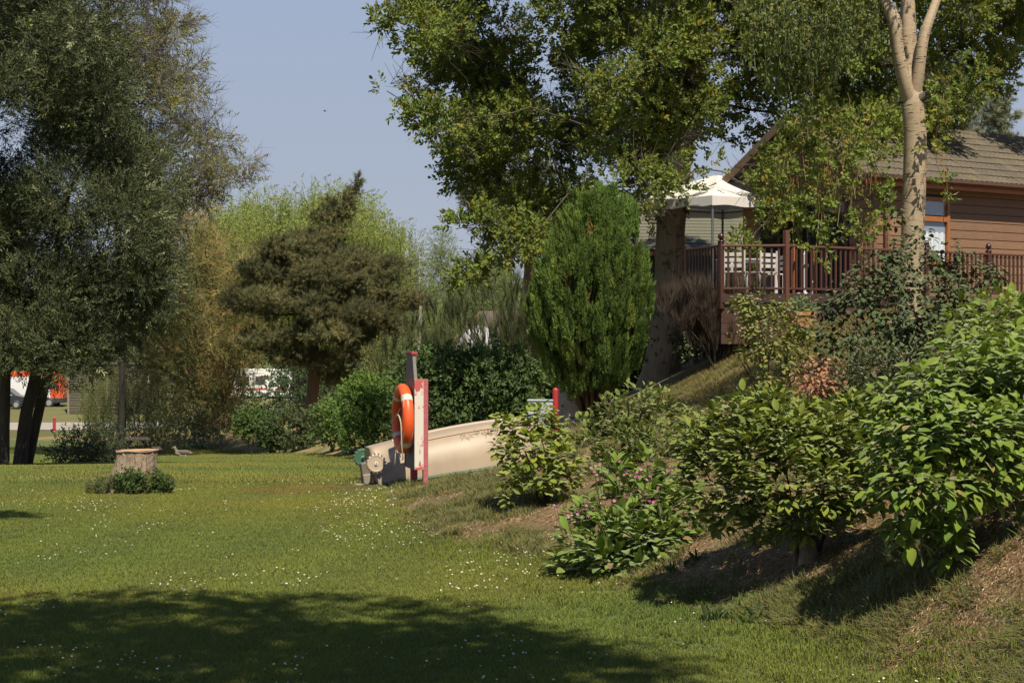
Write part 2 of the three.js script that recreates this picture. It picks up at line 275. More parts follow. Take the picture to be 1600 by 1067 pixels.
// shrub whose 300 largest-looking leaves are meshes of their own, the rest one part
function leafyShrub(name, label, category, base, o) {
  const g = thing(name, label, category, base, 0, o.group), r = o.r, geos = o.geos, mats = o.mats, items = [];
  for (const c of o.clumps) {
    const n = Math.round(o.per * c.s * c.s);
    for (let i = 0; i < n; i++) {
      const d = rdir(r), rad = Math.pow(r(), o.shell ?? .4), p = V(c.p.x + d.x * c.r.x * rad, c.p.y + d.y * c.r.y * rad, c.p.z + d.z * c.r.z * rad);
      if (p.y < groundY(p.x, -p.z) + .02) continue;
      if (noise(p.x * (o.gf || 4), p.y * (o.gf || 4), p.z * (o.gf || 4)) > (o.gap ?? .3)) continue;
      // leaves stand out from the stem and droop: tip outwards and down, face up
      const out = d.clone().multiplyScalar(.9).add(rdir(r).multiplyScalar(.55)); out.y = out.y * .45 + (o.lift ?? -.05); out.normalize();
      const q = new THREE.Quaternion(), z = UP.clone().add(rdir(r).multiplyScalar(.45)).addScaledVector(d, .35), x = out.clone().cross(z).normalize(); z.crossVectors(x, out); M4.makeBasis(x, out, z); q.setFromRotationMatrix(M4);
      items.push({ p, q, s: (o.size || 1) * (.42 + .85 * r()), k: p.distanceTo(camera.position) - .5 * rad * c.s, v: Math.floor(r() * geos.length), m: r() < .035 ? -1 : Math.floor(r() * mats.length) });
    }
  }
  items.sort((a, b) => a.k - b.k);
  const nSingle = Math.min(o.single ?? 290, items.length);
  for (const it of items.slice(0, nSingle)) { const m = part('leaf', geos[it.v], it.m < 0 ? deadLeaf[it.v % 2] : mats[it.m], g); m.position.copy(it.p).sub(base); m.quaternion.copy(it.q); m.scale.setScalar(it.s); }
  const rest = items.slice(nSingle); for (const it of rest) { const f = .75 + .5 * r(); it.c = rgb(f * (.9 + .25 * r()), f, f); }
  if (rest.length) scatter('foliage', geos[0], mats[0], rest, g, base);
  const L = growLimbs(r, o.stems, o.clumps.map(c => c.p.clone().sub(base)), { tip: .005, seg: .15, from: .2, jit: .3, rough: .1, ...(o.limb || {}) });
  part('stem', L.trunk, o.bark, g, null, 'stuff'); if (L.limb) part('twig', L.limb, o.bark, g, null, 'stuff');
  return g;
}
const deadLeaf = [leafMat(.24, .165, .045, .35), leafMat(.19, .11, .05, .3)];
const balls = (list) => list.map(([px, py, d, s, fx = 1, fy = 1]) => ({ p: at(px, py, d), s, r: V(s * fx, s * fy, s) }));

// ------------------------------------------------------------------ trees
const bark = { oak: barkMat(.34, .275, .21, 1), dark: barkMat(.10, .08, .062, 1), oldDark: barkMat(.045, .037, .03, 1), grey: barkMat(.20, .165, .135, 1), pine: barkMat(.26, .15, .10, 1), ochre: barkMat(.34, .25, .10, 1), brown: barkMat(.20, .13, .075, 1) };
const trunkAt = (base, list) => list.map(([px, py, d, r]) => { const p = at(px, py, d).sub(base); return [p.x, p.y, p.z, r]; });
const G = {
  oak: sprig(11, 11, .27, .098, .05, 1.15, 3), broad: sprig(12, 8, .22, .09, .05, 1.1, 2), small: sprig(13, 9, .22, .055, .03, 1.1, 2), narrow: sprig(14, 11, .24, .085, .02, .8, 2),
  tiny: sprig(15, 10, .4, .07, .045, 1.2, 2), far: sprig(16, 10, .5, .17, .11, 1.2, 2), pine: needles(17, 44, .15, .010, 1.3, .14), pineFar: needles(18, 26, .3, .03, 1.2, .25),
  willow: strand(19, 46, 1.7, .12, .024), willowFar: strand(20, 44, 2.3, .17, .045), birch: strand(21, 16, .42, .06, .036), catkin: strand(22, 7, .34, .06, .014), twig: twigs(23, 3, .7, .009), twigFine: twigs(24, 4, .9, .010),
  broom: needles(25, 26, .5, .009, .35, .25), cypress: null,
};
{ // flat plume of scale leaves
  const r = rng(26), list = [], b = leafGeo(.055, .017, 2, .3, .1);
  for (let i = 0; i < 26; i++) { const t = i / 26, sd = i % 2 ? 1 : -1, d = V(sd * (.75 - .45 * t) * (.6 + .5 * r()), 1, (r() - .5) * .7).normalize(), g = b.clone(), s = (1.25 - .6 * t) * (.8 + .4 * r()); M4.compose(V(sd * .012 * (1 - t), .2 * t, (r() - .5) * .03), aim(d, (r() - .5) * 1.2), V(s, s, s)); g.applyMatrix4(M4); list.push(g); }
  G.cypress = merge(list);
}
const LM = {
  oak: leafMat(.17, .215, .018, .42), oakDark: leafMat(.09, .13, .02, .3), silver: leafMat(.072, .088, .028, .22), alder: leafMat(.22, .195, .06, .38), ochre: leafMat(.18, .178, .045, .4), willow: leafMat(.27, .32, .06, .45), olive: leafMat(.16, .18, .03, .42),
  pine: leafMat(.15, .15, .062, .15), pineGrey: leafMat(.18, .195, .11, .15), hazeTint: leafMat(.20, .245, .08, .38), birch: leafMat(.17, .195, .03, .42), broom: leafMat(.085, .105, .032, .2), cypress: leafMat(.115, .19, .028, .2), far: leafMat(.15, .18, .045, .35), shade: leafMat(.10, .14, .03, .35),  // the paler far green has distance haze mixed into its leaf colour
};
{ // the big oak
  const r = rng(101), b = onGround(3.5, 42);
  const poly = [[640, -80], [655, 30], [700, 95], [690, 165], [722, 225], [745, 275], [790, 330], [860, 335], [960, 330], [1050, 310], [1075, 262], [1200, 262], [1240, 290], [1290, 330], [1390, 330], [1430, 250], [1470, 180], [1540, 110], [1590, 40], [1720, -50], [1600, -250], [1350, -380], [1000, -390], [780, -250]];
  const rays = [[3.5, 1.2, -41.6], [3.6, 2.4, -41.6], [3.7, 3.4, -41.6], [4.5, 5.2, -40.5], [5.4, 5, -40]].map(q => new THREE.Ray(V(...q), sunDir)), open = c => { const px = 800 + c.p.x / -c.p.z * F, py = 533.5 - (c.p.y - EYE) / -c.p.z * F; return !rays.some((y, i) => y.distanceToPoint(c.p) < c.s + (i < 3 ? .5 : .1)) && !(px > 1030 && px < 1235 && py > 225 && py < 390); };
  const main = clumps(r, poly, 42.5, 4.8, 200, .86, .48, .8).filter(open).concat(balls([[1068, 110, 40.5, .55], [1088, 170, 40.4, .5], [1060, 215, 40.4, .45], [1088, 55, 40.5, .55], [1045, 160, 40.5, .55], [1040, 250, 40.4, .4], [1075, 15, 40.5, .5], [1110, 130, 40.6, .45], [662, 50, 38, .5], [625, 35, 38, .35], [598, 30, 38, .25], [690, 195, 38, .55], [655, 172, 38, .32], [625, 155, 38, .24], [604, 142, 38, .2], [735, 352, 36, .3, 1.4, .7], [712, 358, 36, .22], [760, 345, 36, .35], [748, 420, 36, .3], [720, 432, 36, .22], [790, 385, 36, .42], [820, 375, 36, .5], [1570, 40, 42, .7], [1592, 25, 42, .5], [1545, 105, 42, .6], [1560, 120, 42, .4], [1165, 385, 38, .28, .6, 1.3], [1172, 415, 38, .24, .6, 1.4], [1210, 335, 39, .3], [1090, 262, 39, .35], [1130, 268, 39, .3], [1165, 290, 39, .28], [1200, 275, 39, .35], [1060, 285, 39, .35], [1235, 350, 39, .4]]));
  const t = tree('oak_tree', 'large oak in fresh yellow-green leaf with ivy-marked trunk behind the conical conifer', 'tree', null, b, {
    r, clumps: main, trunks: [[[-.05, -.35, 0, .62], [0, .15, 0, .47], [.08, .8, 0, .4], [.2, 2.2, 0, .36], [.25, 4.2, 0, .33], [.62, 6.2, .1, .29], [.95, 9, .2, .23], [1.3, 11.5, .5, .12]]], bark: bark.oak, limbMat: bark.grey, limb: { tip: .014, seg: .8, from: .45, rough: .1, arch: .1 },
    leaf: [{ name: 'crown', geo: G.oak, mat: LM.oak, per: 330, gap: .24, gf: 1.2, shell: .42, tint: [.035, 1.7, 1.15, .9] }, { name: 'twig', geo: G.twig, mat: bark.grey, per: 10, gap: .5, shell: .7 }] });
  // ivy shoots on the trunk
  const iv = []; for (let i = 0; i < 420; i++) { const h = 0.3 + 3.9 * r(), a = r() * 6.28; if (noise(Math.cos(a) * 1.5, h * .9, Math.sin(a) * 1.5) < .02) continue; const d = V(Math.cos(a), 0, Math.sin(a)); iv.push({ p: V(b.x + .15 + d.x * .4, b.y + h, b.z + d.z * .4), q: aim(d.clone().add(rdir(r).multiplyScalar(.7)).normalize(), r() * 6), s: .5 + .4 * r(), c: rgb(.5 + .3 * r(), .5 + .2 * r(), .5) }); }
  scatter('ivy', G.broad, LM.oakDark, iv, t, b);
}
{ // birch in front of the cabin
  const r = rng(102), d = 25, b = onGround((1420 - 800) / F * d, d);
  const tr = trunkAt(b, [[1420, 620, d, .2], [1420, 560, d, .185], [1422, 480, d, .17], [1426, 400, d, .165], [1429, 300, d, .16], [1431, 220, d, .155], [1427, 160, d, .165], [1421, 110, d + .1, .115], [1420, 50, d + .15, .11], [1418, -60, d + .2, .09], [1412, -260, d + .3, .05]]);
  const tr2 = trunkAt(b, [[1426, 170, d, .11], [1415, 130, d - .1, .10], [1404, 80, d - .15, .085], [1398, 35, d - .15, .10], [1386, 5, d - .1, .08], [1372, -60, d, .06], [1340, -200, d, .03]]);
  const tr3 = trunkAt(b, [[1428, 165, d, .09], [1437, 110, d - .1, .08], [1445, 55, d - .1, .075], [1462, 5, d, .06], [1485, -60, d + .2, .04], [1520, -180, d + .3, .02]]);
  const list = clumps(r, [[1170, -300], [1195, 40], [1220, 100], [1300, 100], [1330, 40], [1390, -80], [1500, -100], [1600, -300]], d, 1.8, 15, .5, .5, .9).concat(balls([[1215, 40, 24.5, .45], [1250, 60, 25, .5], [1290, 40, 24.6, .45], [1230, 100, 25, .4], [1270, 110, 25, .35], [1320, 30, 25, .4], [1350, 20, 25, .35], [1190, 15, 25, .4]]));
  const cat = balls([[1215, 258, 27, .32], [1252, 208, 27, .34], [1205, 305, 27, .24], [1278, 180, 27, .3], [1262, 318, 27, .26], [1245, 275, 26.5, .28], [1232, 235, 26.5, .26], [1285, 225, 26.5, .36], [1330, 230, 27, .36], [1300, 300, 27, .36], [1265, 345, 27, .26], [1340, 340, 27, .22], [1270, 200, 24.6, .4, .7, 1.2], [1300, 250, 24.6, .45, .7, 1.2], [1285, 320, 24.4, .35, .6, 1.3], [1330, 290, 24.8, .45, .8, 1.2], [1350, 210, 25, .4], [1310, 170, 24.7, .4], [1370, 320, 24.9, .3], [1260, 150, 24.6, .35], [1240, 240, 24.6, .3], [1225, 300, 24.6, .3], [1350, 360, 24.6, .22], [1290, 385, 24.5, .22], [1370, 260, 25, .3], [1460, 230, 24.6, .2, .6, 1.5], [1470, 160, 24.7, .25, .6, 1.4], [1475, 290, 24.6, .14, .5, 1.6]]);
  const g = tree('birch_tree', 'pale-barked birch with forked trunk and hanging catkins before the brown cabin', 'tree', null, b, {
    r, clumps: list.concat(cat), trunks: [tr, tr2, tr3], bark: std(.52, .43, .33, .75, { map: T.birch, bumpMap: T.birch, bumpScale: .006 }), limbMat: bark.brown, limb: { tip: .005, seg: .3, from: .55, rough: .05, arch: .25, droop: .1 },
    leaf: [{ name: 'crown', geo: G.birch, mat: leafMat(.13, .17, .025, .4), per: 90, mode: 'hang', gap: .3, list }, { name: 'crown', geo: G.broad, mat: LM.olive, per: 150, gap: .25, gf: 2, size: .8, lift: -.3, list }, { name: 'catkin_spray', geo: G.broad, mat: LM.oak, per: 210, gap: .22, gf: 2, size: .85, list: cat, tint: [.06, 1.5, 1.0, 1.0] }, { name: 'catkin', geo: G.catkin, mat: leafMat(.30, .19, .045, .3), per: 42, mode: 'hang', gap: .2, list: cat }] });
  for (const [px, py, dx, rr] of [[1390, 30, -1, .05], [1446, 150, 1, .055]]) { const p = at(px, py, d - .12).sub(b), s = cyl(rr * .9, rr * 1.3, .16, 10).rotateZ(-dx * 1.2).rotateY(-.5); part('cut_stub', s, bark.grey, g, p); const e = cyl(rr * .75, rr * .75, .012, 12).translate(0, .085, 0).rotateZ(-dx * 1.2).rotateY(-.5); part('cut_face', e, std(.5, .33, .2, .85), g, p.clone()); }
}
{ // silver-leaved evergreen on the left
  const r = rng(103), d = 40, b = onGround((45 - 800) / F * d, d);
  const poly = [[-260, -320], [60, -280], [100, 10], [150, 60], [188, 150], [180, 240], [232, 300], [240, 380], [228, 440], [238, 480], [190, 535], [110, 545], [20, 545], [-60, 560], [-300, 500]];
  tree('silver_leaved_tree', 'dense dark evergreen tree with silvery leaf tips on three leaning dark trunks', 'tree', null, b, {
    r, clumps: clumps(r, poly, 40, 4.2, 150, .85, .5).concat(balls([[225, 330, 38.5, .5], [232, 390, 38.5, .5], [215, 470, 38.5, .6], [236, 500, 39, .4], [95, 562, 39, .35], [150, 556, 39, .4], [30, 562, 39, .35]])), bark: bark.dark, limb: { tip: .012, seg: .7, from: .5, rough: .06 },
    trunks: [trunkAt(b, [[2, 745, 39.6, .19], [3, 722, 39.6, .15], [5, 660, 39.6, .13], [7, 590, 39.7, .12], [14, 480, 40, .11], [15, 300, 40, .08]]), trunkAt(b, [[28, 745, 40, .22], [30, 725, 40, .17], [34, 690, 40, .15], [40, 645, 40, .14], [53, 595, 40, .13], [72, 480, 40, .11], [105, 300, 40, .07]]), trunkAt(b, [[38, 745, 40.4, .18], [41, 722, 40.4, .14], [50, 685, 40.4, .12], [60, 640, 40.4, .115], [72, 590, 40.4, .11], [105, 500, 40.4, .09], [150, 400, 40.4, .06]])],
    leaf: [{ geo: G.narrow, mat: LM.silver, per: 820, gap: .36, gf: 1.3, size: 1.2, tint: [.1, 3.3, 3.0, 4.4] }, { name: 'yellow_shoot', geo: G.broad, mat: LM.oak, per: 3.5, gap: .1 }] });
}
{ // thin alder-like tree behind it
  const r = rng(104), d = 68, b = onGround((205 - 800) / F * d, d);
  const poly = [[40, -160], [200, -140], [270, 10], [290, 100], [265, 125], [320, 185], [330, 225], [385, 262], [375, 292], [315, 300], [300, 345], [230, 380], [150, 330], [70, 150]];
  tree('alder_tree', 'tall thin-leaved tree with spreading twiggy grey branches behind the silver-leaved tree', 'tree', null, b, {
    r, clumps: clumps(r, poly, d, 3.6, 120, .95, .42, .42).concat(balls([[285, 25, d, .6, 1.5, .4], [275, 60, d, .6, 1.6, .4], [292, 95, d, .5, 1.8, .4], [305, 100, d, .4, 1.8, .4], [300, 150, d, .7, 1.6, .4], [325, 182, d, .5, 1.6, .4], [320, 215, d, .7, 1.6, .4], [345, 225, d, .5, 1.8, .4], [365, 250, d, .6, 1.8, .4], [385, 262, d, .5, 1.8, .4], [372, 282, d, .6, 1.8, .4], [340, 275, d, .8, 1.6, .4], [390, 285, d, .3, 1.6, .5], [312, 250, d, .8, 1.6, .4]])), trunks: [trunkAt(b, [[188, 735, d, .15], [188, 700, d, .12], [190, 600, d, .11], [185, 400, d, .11], [175, 200, d, .13], [165, 0, d, .08], [160, -120, d, .03]])], bark: bark.oldDark, limbMat: barkMat(.28, .23, .19), limb: { tip: .012, seg: .9, from: .35, arch: .06, droop: 1.4 },
    leaf: [{ name: 'crown', geo: G.tiny, mat: LM.alder, per: 92, gap: .26, gf: .9, tint: [.3, .95, 1.35, .5], lift: .1 }, { name: 'twig', geo: G.twigFine, mat: barkMat(.34, .29, .24), per: 13, gap: .4, lift: .05 }] });
}
{ // ochre-stemmed willow, many stems from one foot
  const r = rng(105), d = 78, b = onGround((345 - 800) / F * d, d);
  const stems = [[215, 500], [240, 430], [265, 390], [290, 350], [320, 370], [350, 410], [380, 440], [395, 480], [225, 560], [280, 470]].map(([x, y], i) => trunkAt(b, [[335 + i * 2.4, 668, d, .22], [336 + i * 2, 640, d, .16], [lerp(345, x, .35), lerp(640, y, .32), d + (i % 3 - 1) * .6, .12], [lerp(345, x, .7), lerp(640, y, .72), d + (i % 3 - 1) * 1.6, .08], [x, y, d + (i % 3 - 1) * 2.4, .04]]));
  const poly = [[235, 350], [280, 320], [330, 360], [370, 410], [395, 470], [392, 570], [360, 630], [300, 645], [240, 615], [205, 560], [198, 450]];
  tree('ochre_willow', 'bushy ochre-twigged willow with many stems rising from one foot', 'tree', null, b, {
    r, clumps: clumps(r, poly, d, 3.4, 100, 1.0, .4), trunks: stems, bark: bark.ochre, limbMat: bark.ochre, limb: { tip: .018, seg: .9, from: .3 },
    leaf: [{ name: 'crown', geo: G.tiny, mat: LM.ochre, per: 78, gap: .26, gf: .8, lift: .4, tint: [.4, .62, .88, .55] }, { name: 'twig', geo: G.twigFine, mat: std(.36, .27, .10, .9), per: 10, gap: .4, lift: .5 }] });
}
{ // small drooping willow by the hollow
  const r = rng(106), d = 84, b = onGround((186 - 800) / F * d, d);
  tree('drooping_willow', 'small willow with trailing olive-green shoots in front of the slatted building', 'tree', null, b, {
    r, clumps: balls([[150, 590, d, 1.2, 1, .7], [175, 580, d - 1, 1.2, 1, .7], [205, 585, d, 1.2, 1, .7], [165, 625, d + .5, 1.1, 1, .8], [190, 630, d - 1, 1.0, .8, .9], [222, 595, d, 1.0, 1, .8], [150, 640, d, .8, .8, 1], [245, 620, d + 1, 1.2], [235, 655, d, 1.0]]), trunks: [trunkAt(b, [[186, 715, d, .3], [187, 690, d, .24], [190, 640, d, .2], [192, 590, d, .14], [190, 560, d, .06]])], bark: bark.dark, limb: { tip: .014, seg: .8, arch: .3 },
    leaf: [{ geo: G.willow, mat: LM.olive, per: 42, mode: 'hang', gap: .3, gf: .8 }] });
}
{ // weeping willow far behind the pine
  const r = rng(107), d = 104, b = onGround((470 - 800) / F * d, d);
  const poly = [[322, 365], [345, 325], [400, 300], [450, 296], [500, 302], [545, 312], [592, 330], [612, 375], [600, 440], [560, 500], [340, 500], [318, 430]];
  tree('weeping_willow', 'bright yellow-green weeping willow rising behind the dark pine', 'tree', null, b, {
    r, clumps: clumps(r, poly, d, 5.5, 95, 1.5, .42, .8), trunks: [trunkAt(b, [[470, 665, d, .6], [470, 560, d, .5], [465, 460, d, .4], [470, 370, d, .2]])], bark: bark.grey, limb: { tip: .03, seg: 1.4, arch: .3 },
    leaf: [{ geo: G.willowFar, mat: LM.willow, per: 44, mode: 'hang', gap: .26, gf: .5 }, { name: 'shoot', geo: G.tiny, mat: LM.willow, per: 60, gap: .26, gf: .6, lift: -.1, size: 1.3 }] });
}
{ // dark pine with a leaning leader
  const r = rng(108), d = 72, b = onGround((488 - 800) / F * d, d);
  const poly = [[536, 335], [548, 380], [600, 410], [622, 425], [610, 465], [560, 480], [596, 520], [590, 545], [550, 580], [480, 585], [420, 550], [378, 545], [362, 480], [368, 425], [420, 385], [450, 365], [490, 345]];
  const cl = balls([[561, 280, d, .2, .5, 1.6], [558, 288, d, .28, .6, 1.2], [553, 298, d, .34, .8, 1], [545, 308, d, .42], [536, 318, d, .45], [522, 330, d, .5], [505, 342, d, .5], [530, 345, d, .5], [540, 330, d, .4], [515, 318, d, .3], [490, 335, d, .35]]);
  for (const [px, py, wx, wy, dd, n] of [[488, 372, 34, 12, 0, 9], [520, 402, 42, 11, -.4, 10], [455, 392, 48, 16, -.6, 15], [590, 418, 42, 12, 0, 12], [410, 430, 46, 20, -.5, 16], [500, 430, 52, 18, -1.8, 18], [560, 440, 46, 13, -1, 13], [385, 470, 26, 22, 0, 12], [450, 478, 56, 18, -2, 20], [540, 486, 64, 17, -1.6, 22], [625, 470, 34, 11, .2, 10], [600, 515, 44, 13, -.6, 13], [500, 520, 60, 14, -2, 18], [420, 532, 44, 12, -1, 12], [560, 555, 46, 12, -.6, 12], [470, 565, 46, 11, -1, 12], [520, 590, 36, 9, 0, 8], [500, 400, 40, 30, 2, 8], [470, 480, 70, 40, 2.2, 10], [560, 480, 50, 30, 2, 8]]) for (let i = 0; i < n; i++) { const a = r() * 6.283, q = Math.sqrt(r()), s = .42 + .26 * r(); cl.push({ p: at(px + Math.cos(a) * q * wx, py + (r() - .5) * 2 * wy * .8 - (1 - q) * wy * .4, d + dd + Math.sin(a) * q * 1.5), s, r: V(s * 1.25, s * .6, s * 1.25) }); }
  tree('pine_tree', 'dark broad-crowned pine with a leaning leader above the low bushes', 'tree', null, b, {
    r, clumps: cl, trunks: [trunkAt(b, [[486, 668, d, .34], [486, 650, d, .27], [489, 600, d, .24], [492, 560, d, .22], [480, 490, d, .19], [492, 420, d, .15], [520, 350, d, .1], [556, 285, d, .03]])], bark: bark.pine, limb: { tip: .016, seg: .8, from: .45, arch: .05, droop: 1 },
    leaf: [{ geo: G.pine, mat: LM.pine, per: 300, gap: .22, gf: 1.6, lift: .55, size: 1.0, vary: .34, tint: [.12, 1.5, 1.25, 1.0] }] });
}
{ // grey-green pine left of the oak
  const r = rng(109), d = 64, b = onGround((815 - 800) / F * d, d);
  tree('grey_pine', 'grey-green pine half hidden behind the oak', 'tree', null, b, {
    r, clumps: clumps(r, [[722, 285], [760, 262], [850, 270], [900, 300], [905, 400], [840, 395], [790, 360], [735, 310]], d, 2.6, 40, .65, .5, .7).concat(balls([[724, 290, d, .35, .7, 1.3], [735, 305, d, .35], [755, 320, d, .4]])), trunks: [trunkAt(b, [[815, 640, d, .3], [820, 500, d, .24], [830, 380, d, .18], [820, 270, d, .06]])], bark: bark.pine, limb: { tip: .016, seg: .8, from: .55, arch: .05 },
    leaf: [{ geo: G.pine, mat: LM.pineGrey, per: 220, gap: .25, gf: 1.0, lift: .6, size: 1.2 }] });
}
// far birches behind the gap
[[655, 388, 34, 118, 'slender far birch nearest the weeping willow'], [690, 380, 26, 124, 'slender far birch with an airy top against the sky gap'], [735, 412, 34, 112, 'far birch with white stem rising behind the fan of broom'], [770, 400, 40, 106, 'far birch close to the conical conifer, behind the broom']].forEach(([px, py, w, d, label], i) => {
  const r = rng(120 + i), b = onGround((px - 800) / F * d, d);
  tree('far_birch', label, 'tree', 'far birches in the gap', b, { r, clumps: clumps(r, [[px, py - 12], [px + w * .5, py + 30], [px + w, py + 110], [px + w * .9, py + 190], [px - w * .9, py + 190], [px - w, py + 110], [px - w * .5, py + 30]], d, 2, 55, .8, .42, 1.1), trunks: [trunkAt(b, [[px + 5, 660, d, .2], [px + 3, 560, d, .16], [px, 460, d, .1], [px, py, d, .03]])], bark: std(.6, .57, .52, .8, { map: T.birch }), limb: { tip: .014, seg: 1, arch: .1 }, leaf: [{ geo: G.tiny, mat: LM.hazeTint, per: 110, gap: .26, gf: .7, lift: .2, size: 1.1 }] });
});
{ // broom fan in front of the far cabin
  const r = rng(110), d = 40, b = onGround((800 - 800) / F * d, d), st = [];
  for (let i = 0; i < 30; i++) { const a = (i / 29 - .62) * 1.75 + (r() - .5) * .12, L = 2.1 + 1.2 * r(), z = (r() - .5) * .9; st.push([[(r() - .5) * .3, -.1, (r() - .5) * .3, .025], [Math.sin(a) * L * .25, Math.cos(a) * L * .33, z * .3, .02], [Math.sin(a) * L * .6, Math.cos(a) * L * .68, z * .7, .013], [Math.sin(a) * L * 1.08, Math.cos(a) * L, z, .006]]); }
  const cl = []; for (const s of st) for (const [k, t] of [[1, .5], [2, .0], [2, .5], [2, .95]]) { const p = V(...s[k].slice(0, 3)).lerp(V(...s[k + 1].slice(0, 3)), t).add(b); cl.push({ p, s: .24, r: V(.24, .3, .24) }); }
  const g = thing('broom_shrub', 'tall dark broom with a fan of thin upright stems behind the conical conifer', 'shrub', b);
  part('stem', merge(st.map(s => tube(s.map(q => ({ p: V(q[0], q[1], q[2]), r: q[3] })), 5, .01))), bark.dark, g, null, 'stuff');
  scatter('foliage', G.broom, LM.broom, foliage(r, cl, 110, { mode: 'up', gap: .3, gf: 2, size: .75 }), g, b);
  // the one standing dark against the deck
  const r2 = rng(111), b2 = onGround(3.95, 34.6), g2 = thing('broom_shrub', 'dusky reddish broom in shade between the oak trunk and the deck', 'shrub', b2), st2 = [], cl2 = [];
  for (let i = 0; i < 22; i++) { const a = (i / 21 - .5) * 1.5 + (r2() - .5) * .2, L = 1.0 + .6 * r2(), z = (r2() - .5) * .7; const s = [[0, -.1, 0, .02], [Math.sin(a) * L * .3, Math.cos(a) * L * .4, z * .4, .014], [Math.sin(a) * L, Math.cos(a) * L, z, .004]]; st2.push(s); for (const t of [.1, .5, .95]) cl2.push({ p: V(...s[1].slice(0, 3)).lerp(V(...s[2].slice(0, 3)), t).add(b2), s: .2, r: V(.2, .26, .2) }); }
  part('stem', merge(st2.map(s => tube(s.map(q => ({ p: V(q[0], q[1], q[2]), r: q[3] })), 5, .01))), bark.dark, g2, null, 'stuff');
  scatter('foliage', G.broom, leafMat(.085, .06, .04, .15), foliage(r2, cl2, 300, { mode: 'up', gap: .3, gf: 2, size: .6 }), g2, b2);
}
{ // conical conifer
  const r = rng(112), d = 30, b = onGround((925 - 800) / F * d, d), g = thing('conical_conifer', 'dense bright green conical conifer with bare brown stems at its foot', 'tree', b), it = [];
  const prof = table([[.0, .42], [.07, .66], [.2, .88], [.38, 1], [.55, .93], [.72, .70], [.86, .44], [.95, .22], [1, .06]]), y0 = at(0, 612, d).y, y1 = at(0, 322, d).y, cx = at(922, 0, d).x, W = .98;
  const put = (p, ax, s, c) => it.push({ p, q: aim(ax, r() * 6.28), s, c });
  for (let k = 0; k < 430; k++) { // upright plumes that stand proud of the body
    const h = Math.pow(r(), .9) * .97, a = r() * 6.283, lump = 1 + .22 * noise(Math.cos(a) * 2.2, Math.sin(a) * 2.2, h * 6), rr = W * prof(h) * lump * (.86 + .14 * r()), L = .28 + .34 * r(), w = .05 + .045 * r(), tone = .78 + .5 * r(), yel = r() * r(), base = V(cx + (h - .5) * .08 + Math.cos(a) * rr, lerp(y0, y1, h), -d + Math.sin(a) * rr), ax = V(Math.cos(a) * (.1 + .3 * r()), 1, Math.sin(a) * (.1 + .3 * r())).normalize();
    const n = Math.round(26 + 20 * r()); for (let i = 0; i < n; i++) { const t = r(), q = w * (1.15 - t) * Math.sqrt(r()), f = r() * 6.283, p = base.clone().addScaledVector(ax, L * (t - .35)).add(V(Math.cos(f) * q, 0, Math.sin(f) * q)), g2 = tone * (.85 + .3 * r()); put(p, ax.clone().add(V(Math.cos(f) * .25, 0, Math.sin(f) * .25)).normalize(), (.55 + .45 * r()) * (1.1 - .35 * t), rgb(g2 * (1 + .6 * yel), g2 * (1 + .22 * yel), g2)); }
  }
  for (let i = 0; i < 5200; i++) { const h = Math.pow(r(), .85), a = r() * 6.283, rr = W * prof(h) * .84 * Math.sqrt(r()), p = V(cx + Math.cos(a) * rr, lerp(y0, y1, h), -d + Math.sin(a) * rr), brown = r() < .16; put(p, V((r() - .5) * .8, 1, (r() - .5) * .8).normalize(), .9 + .4 * r(), brown ? rgb(1.8, .75, 1.3) : rgb(.8, .85, .8)); }
  for (const [px, py, n, w] of [[975, 340, 260, .1], [936, 318, 200, .07], [915, 332, 160, .07], [952, 322, 130, .05], [895, 345, 130, .07], [990, 350, 130, .07], [868, 400, 110, .07], [850, 430, 100, .07], [1006, 420, 110, .07], [1015, 470, 90, .07], [835, 475, 90, .06], [960, 318, 80, .04]]) for (let i = 0; i < n; i++) { const c = at(px, py, d), p = c.add(V((r() - .5) * w * 2, (r() - .6) * .45, (r() - .5) * w * 2)); it.push({ p, q: aim(V((r() - .5) * .4, 1, (r() - .5) * .4).normalize(), r() * 6), s: .7 + .4 * r(), c: rgb(1, 1.05, 1) }); }
  scatter('crown', G.cypress, LM.cypress, it, g, b);
  for (let i = 0; i < 13; i++) { const a = (i / 12 - .5) * 2.2, s = [[a * .12, -.15, (r() - .5) * .25, .05], [a * .2, .3, (r() - .5) * .3, .042], [a * .34, .75, (r() - .5) * .4, .035], [a * .5, 1.6, (r() - .5) * .5, .02]]; part('stem', tube(s.map(q => ({ p: V(q[0], q[1], q[2]), r: q[3] })), 7, .08), bark.brown, g); }
}
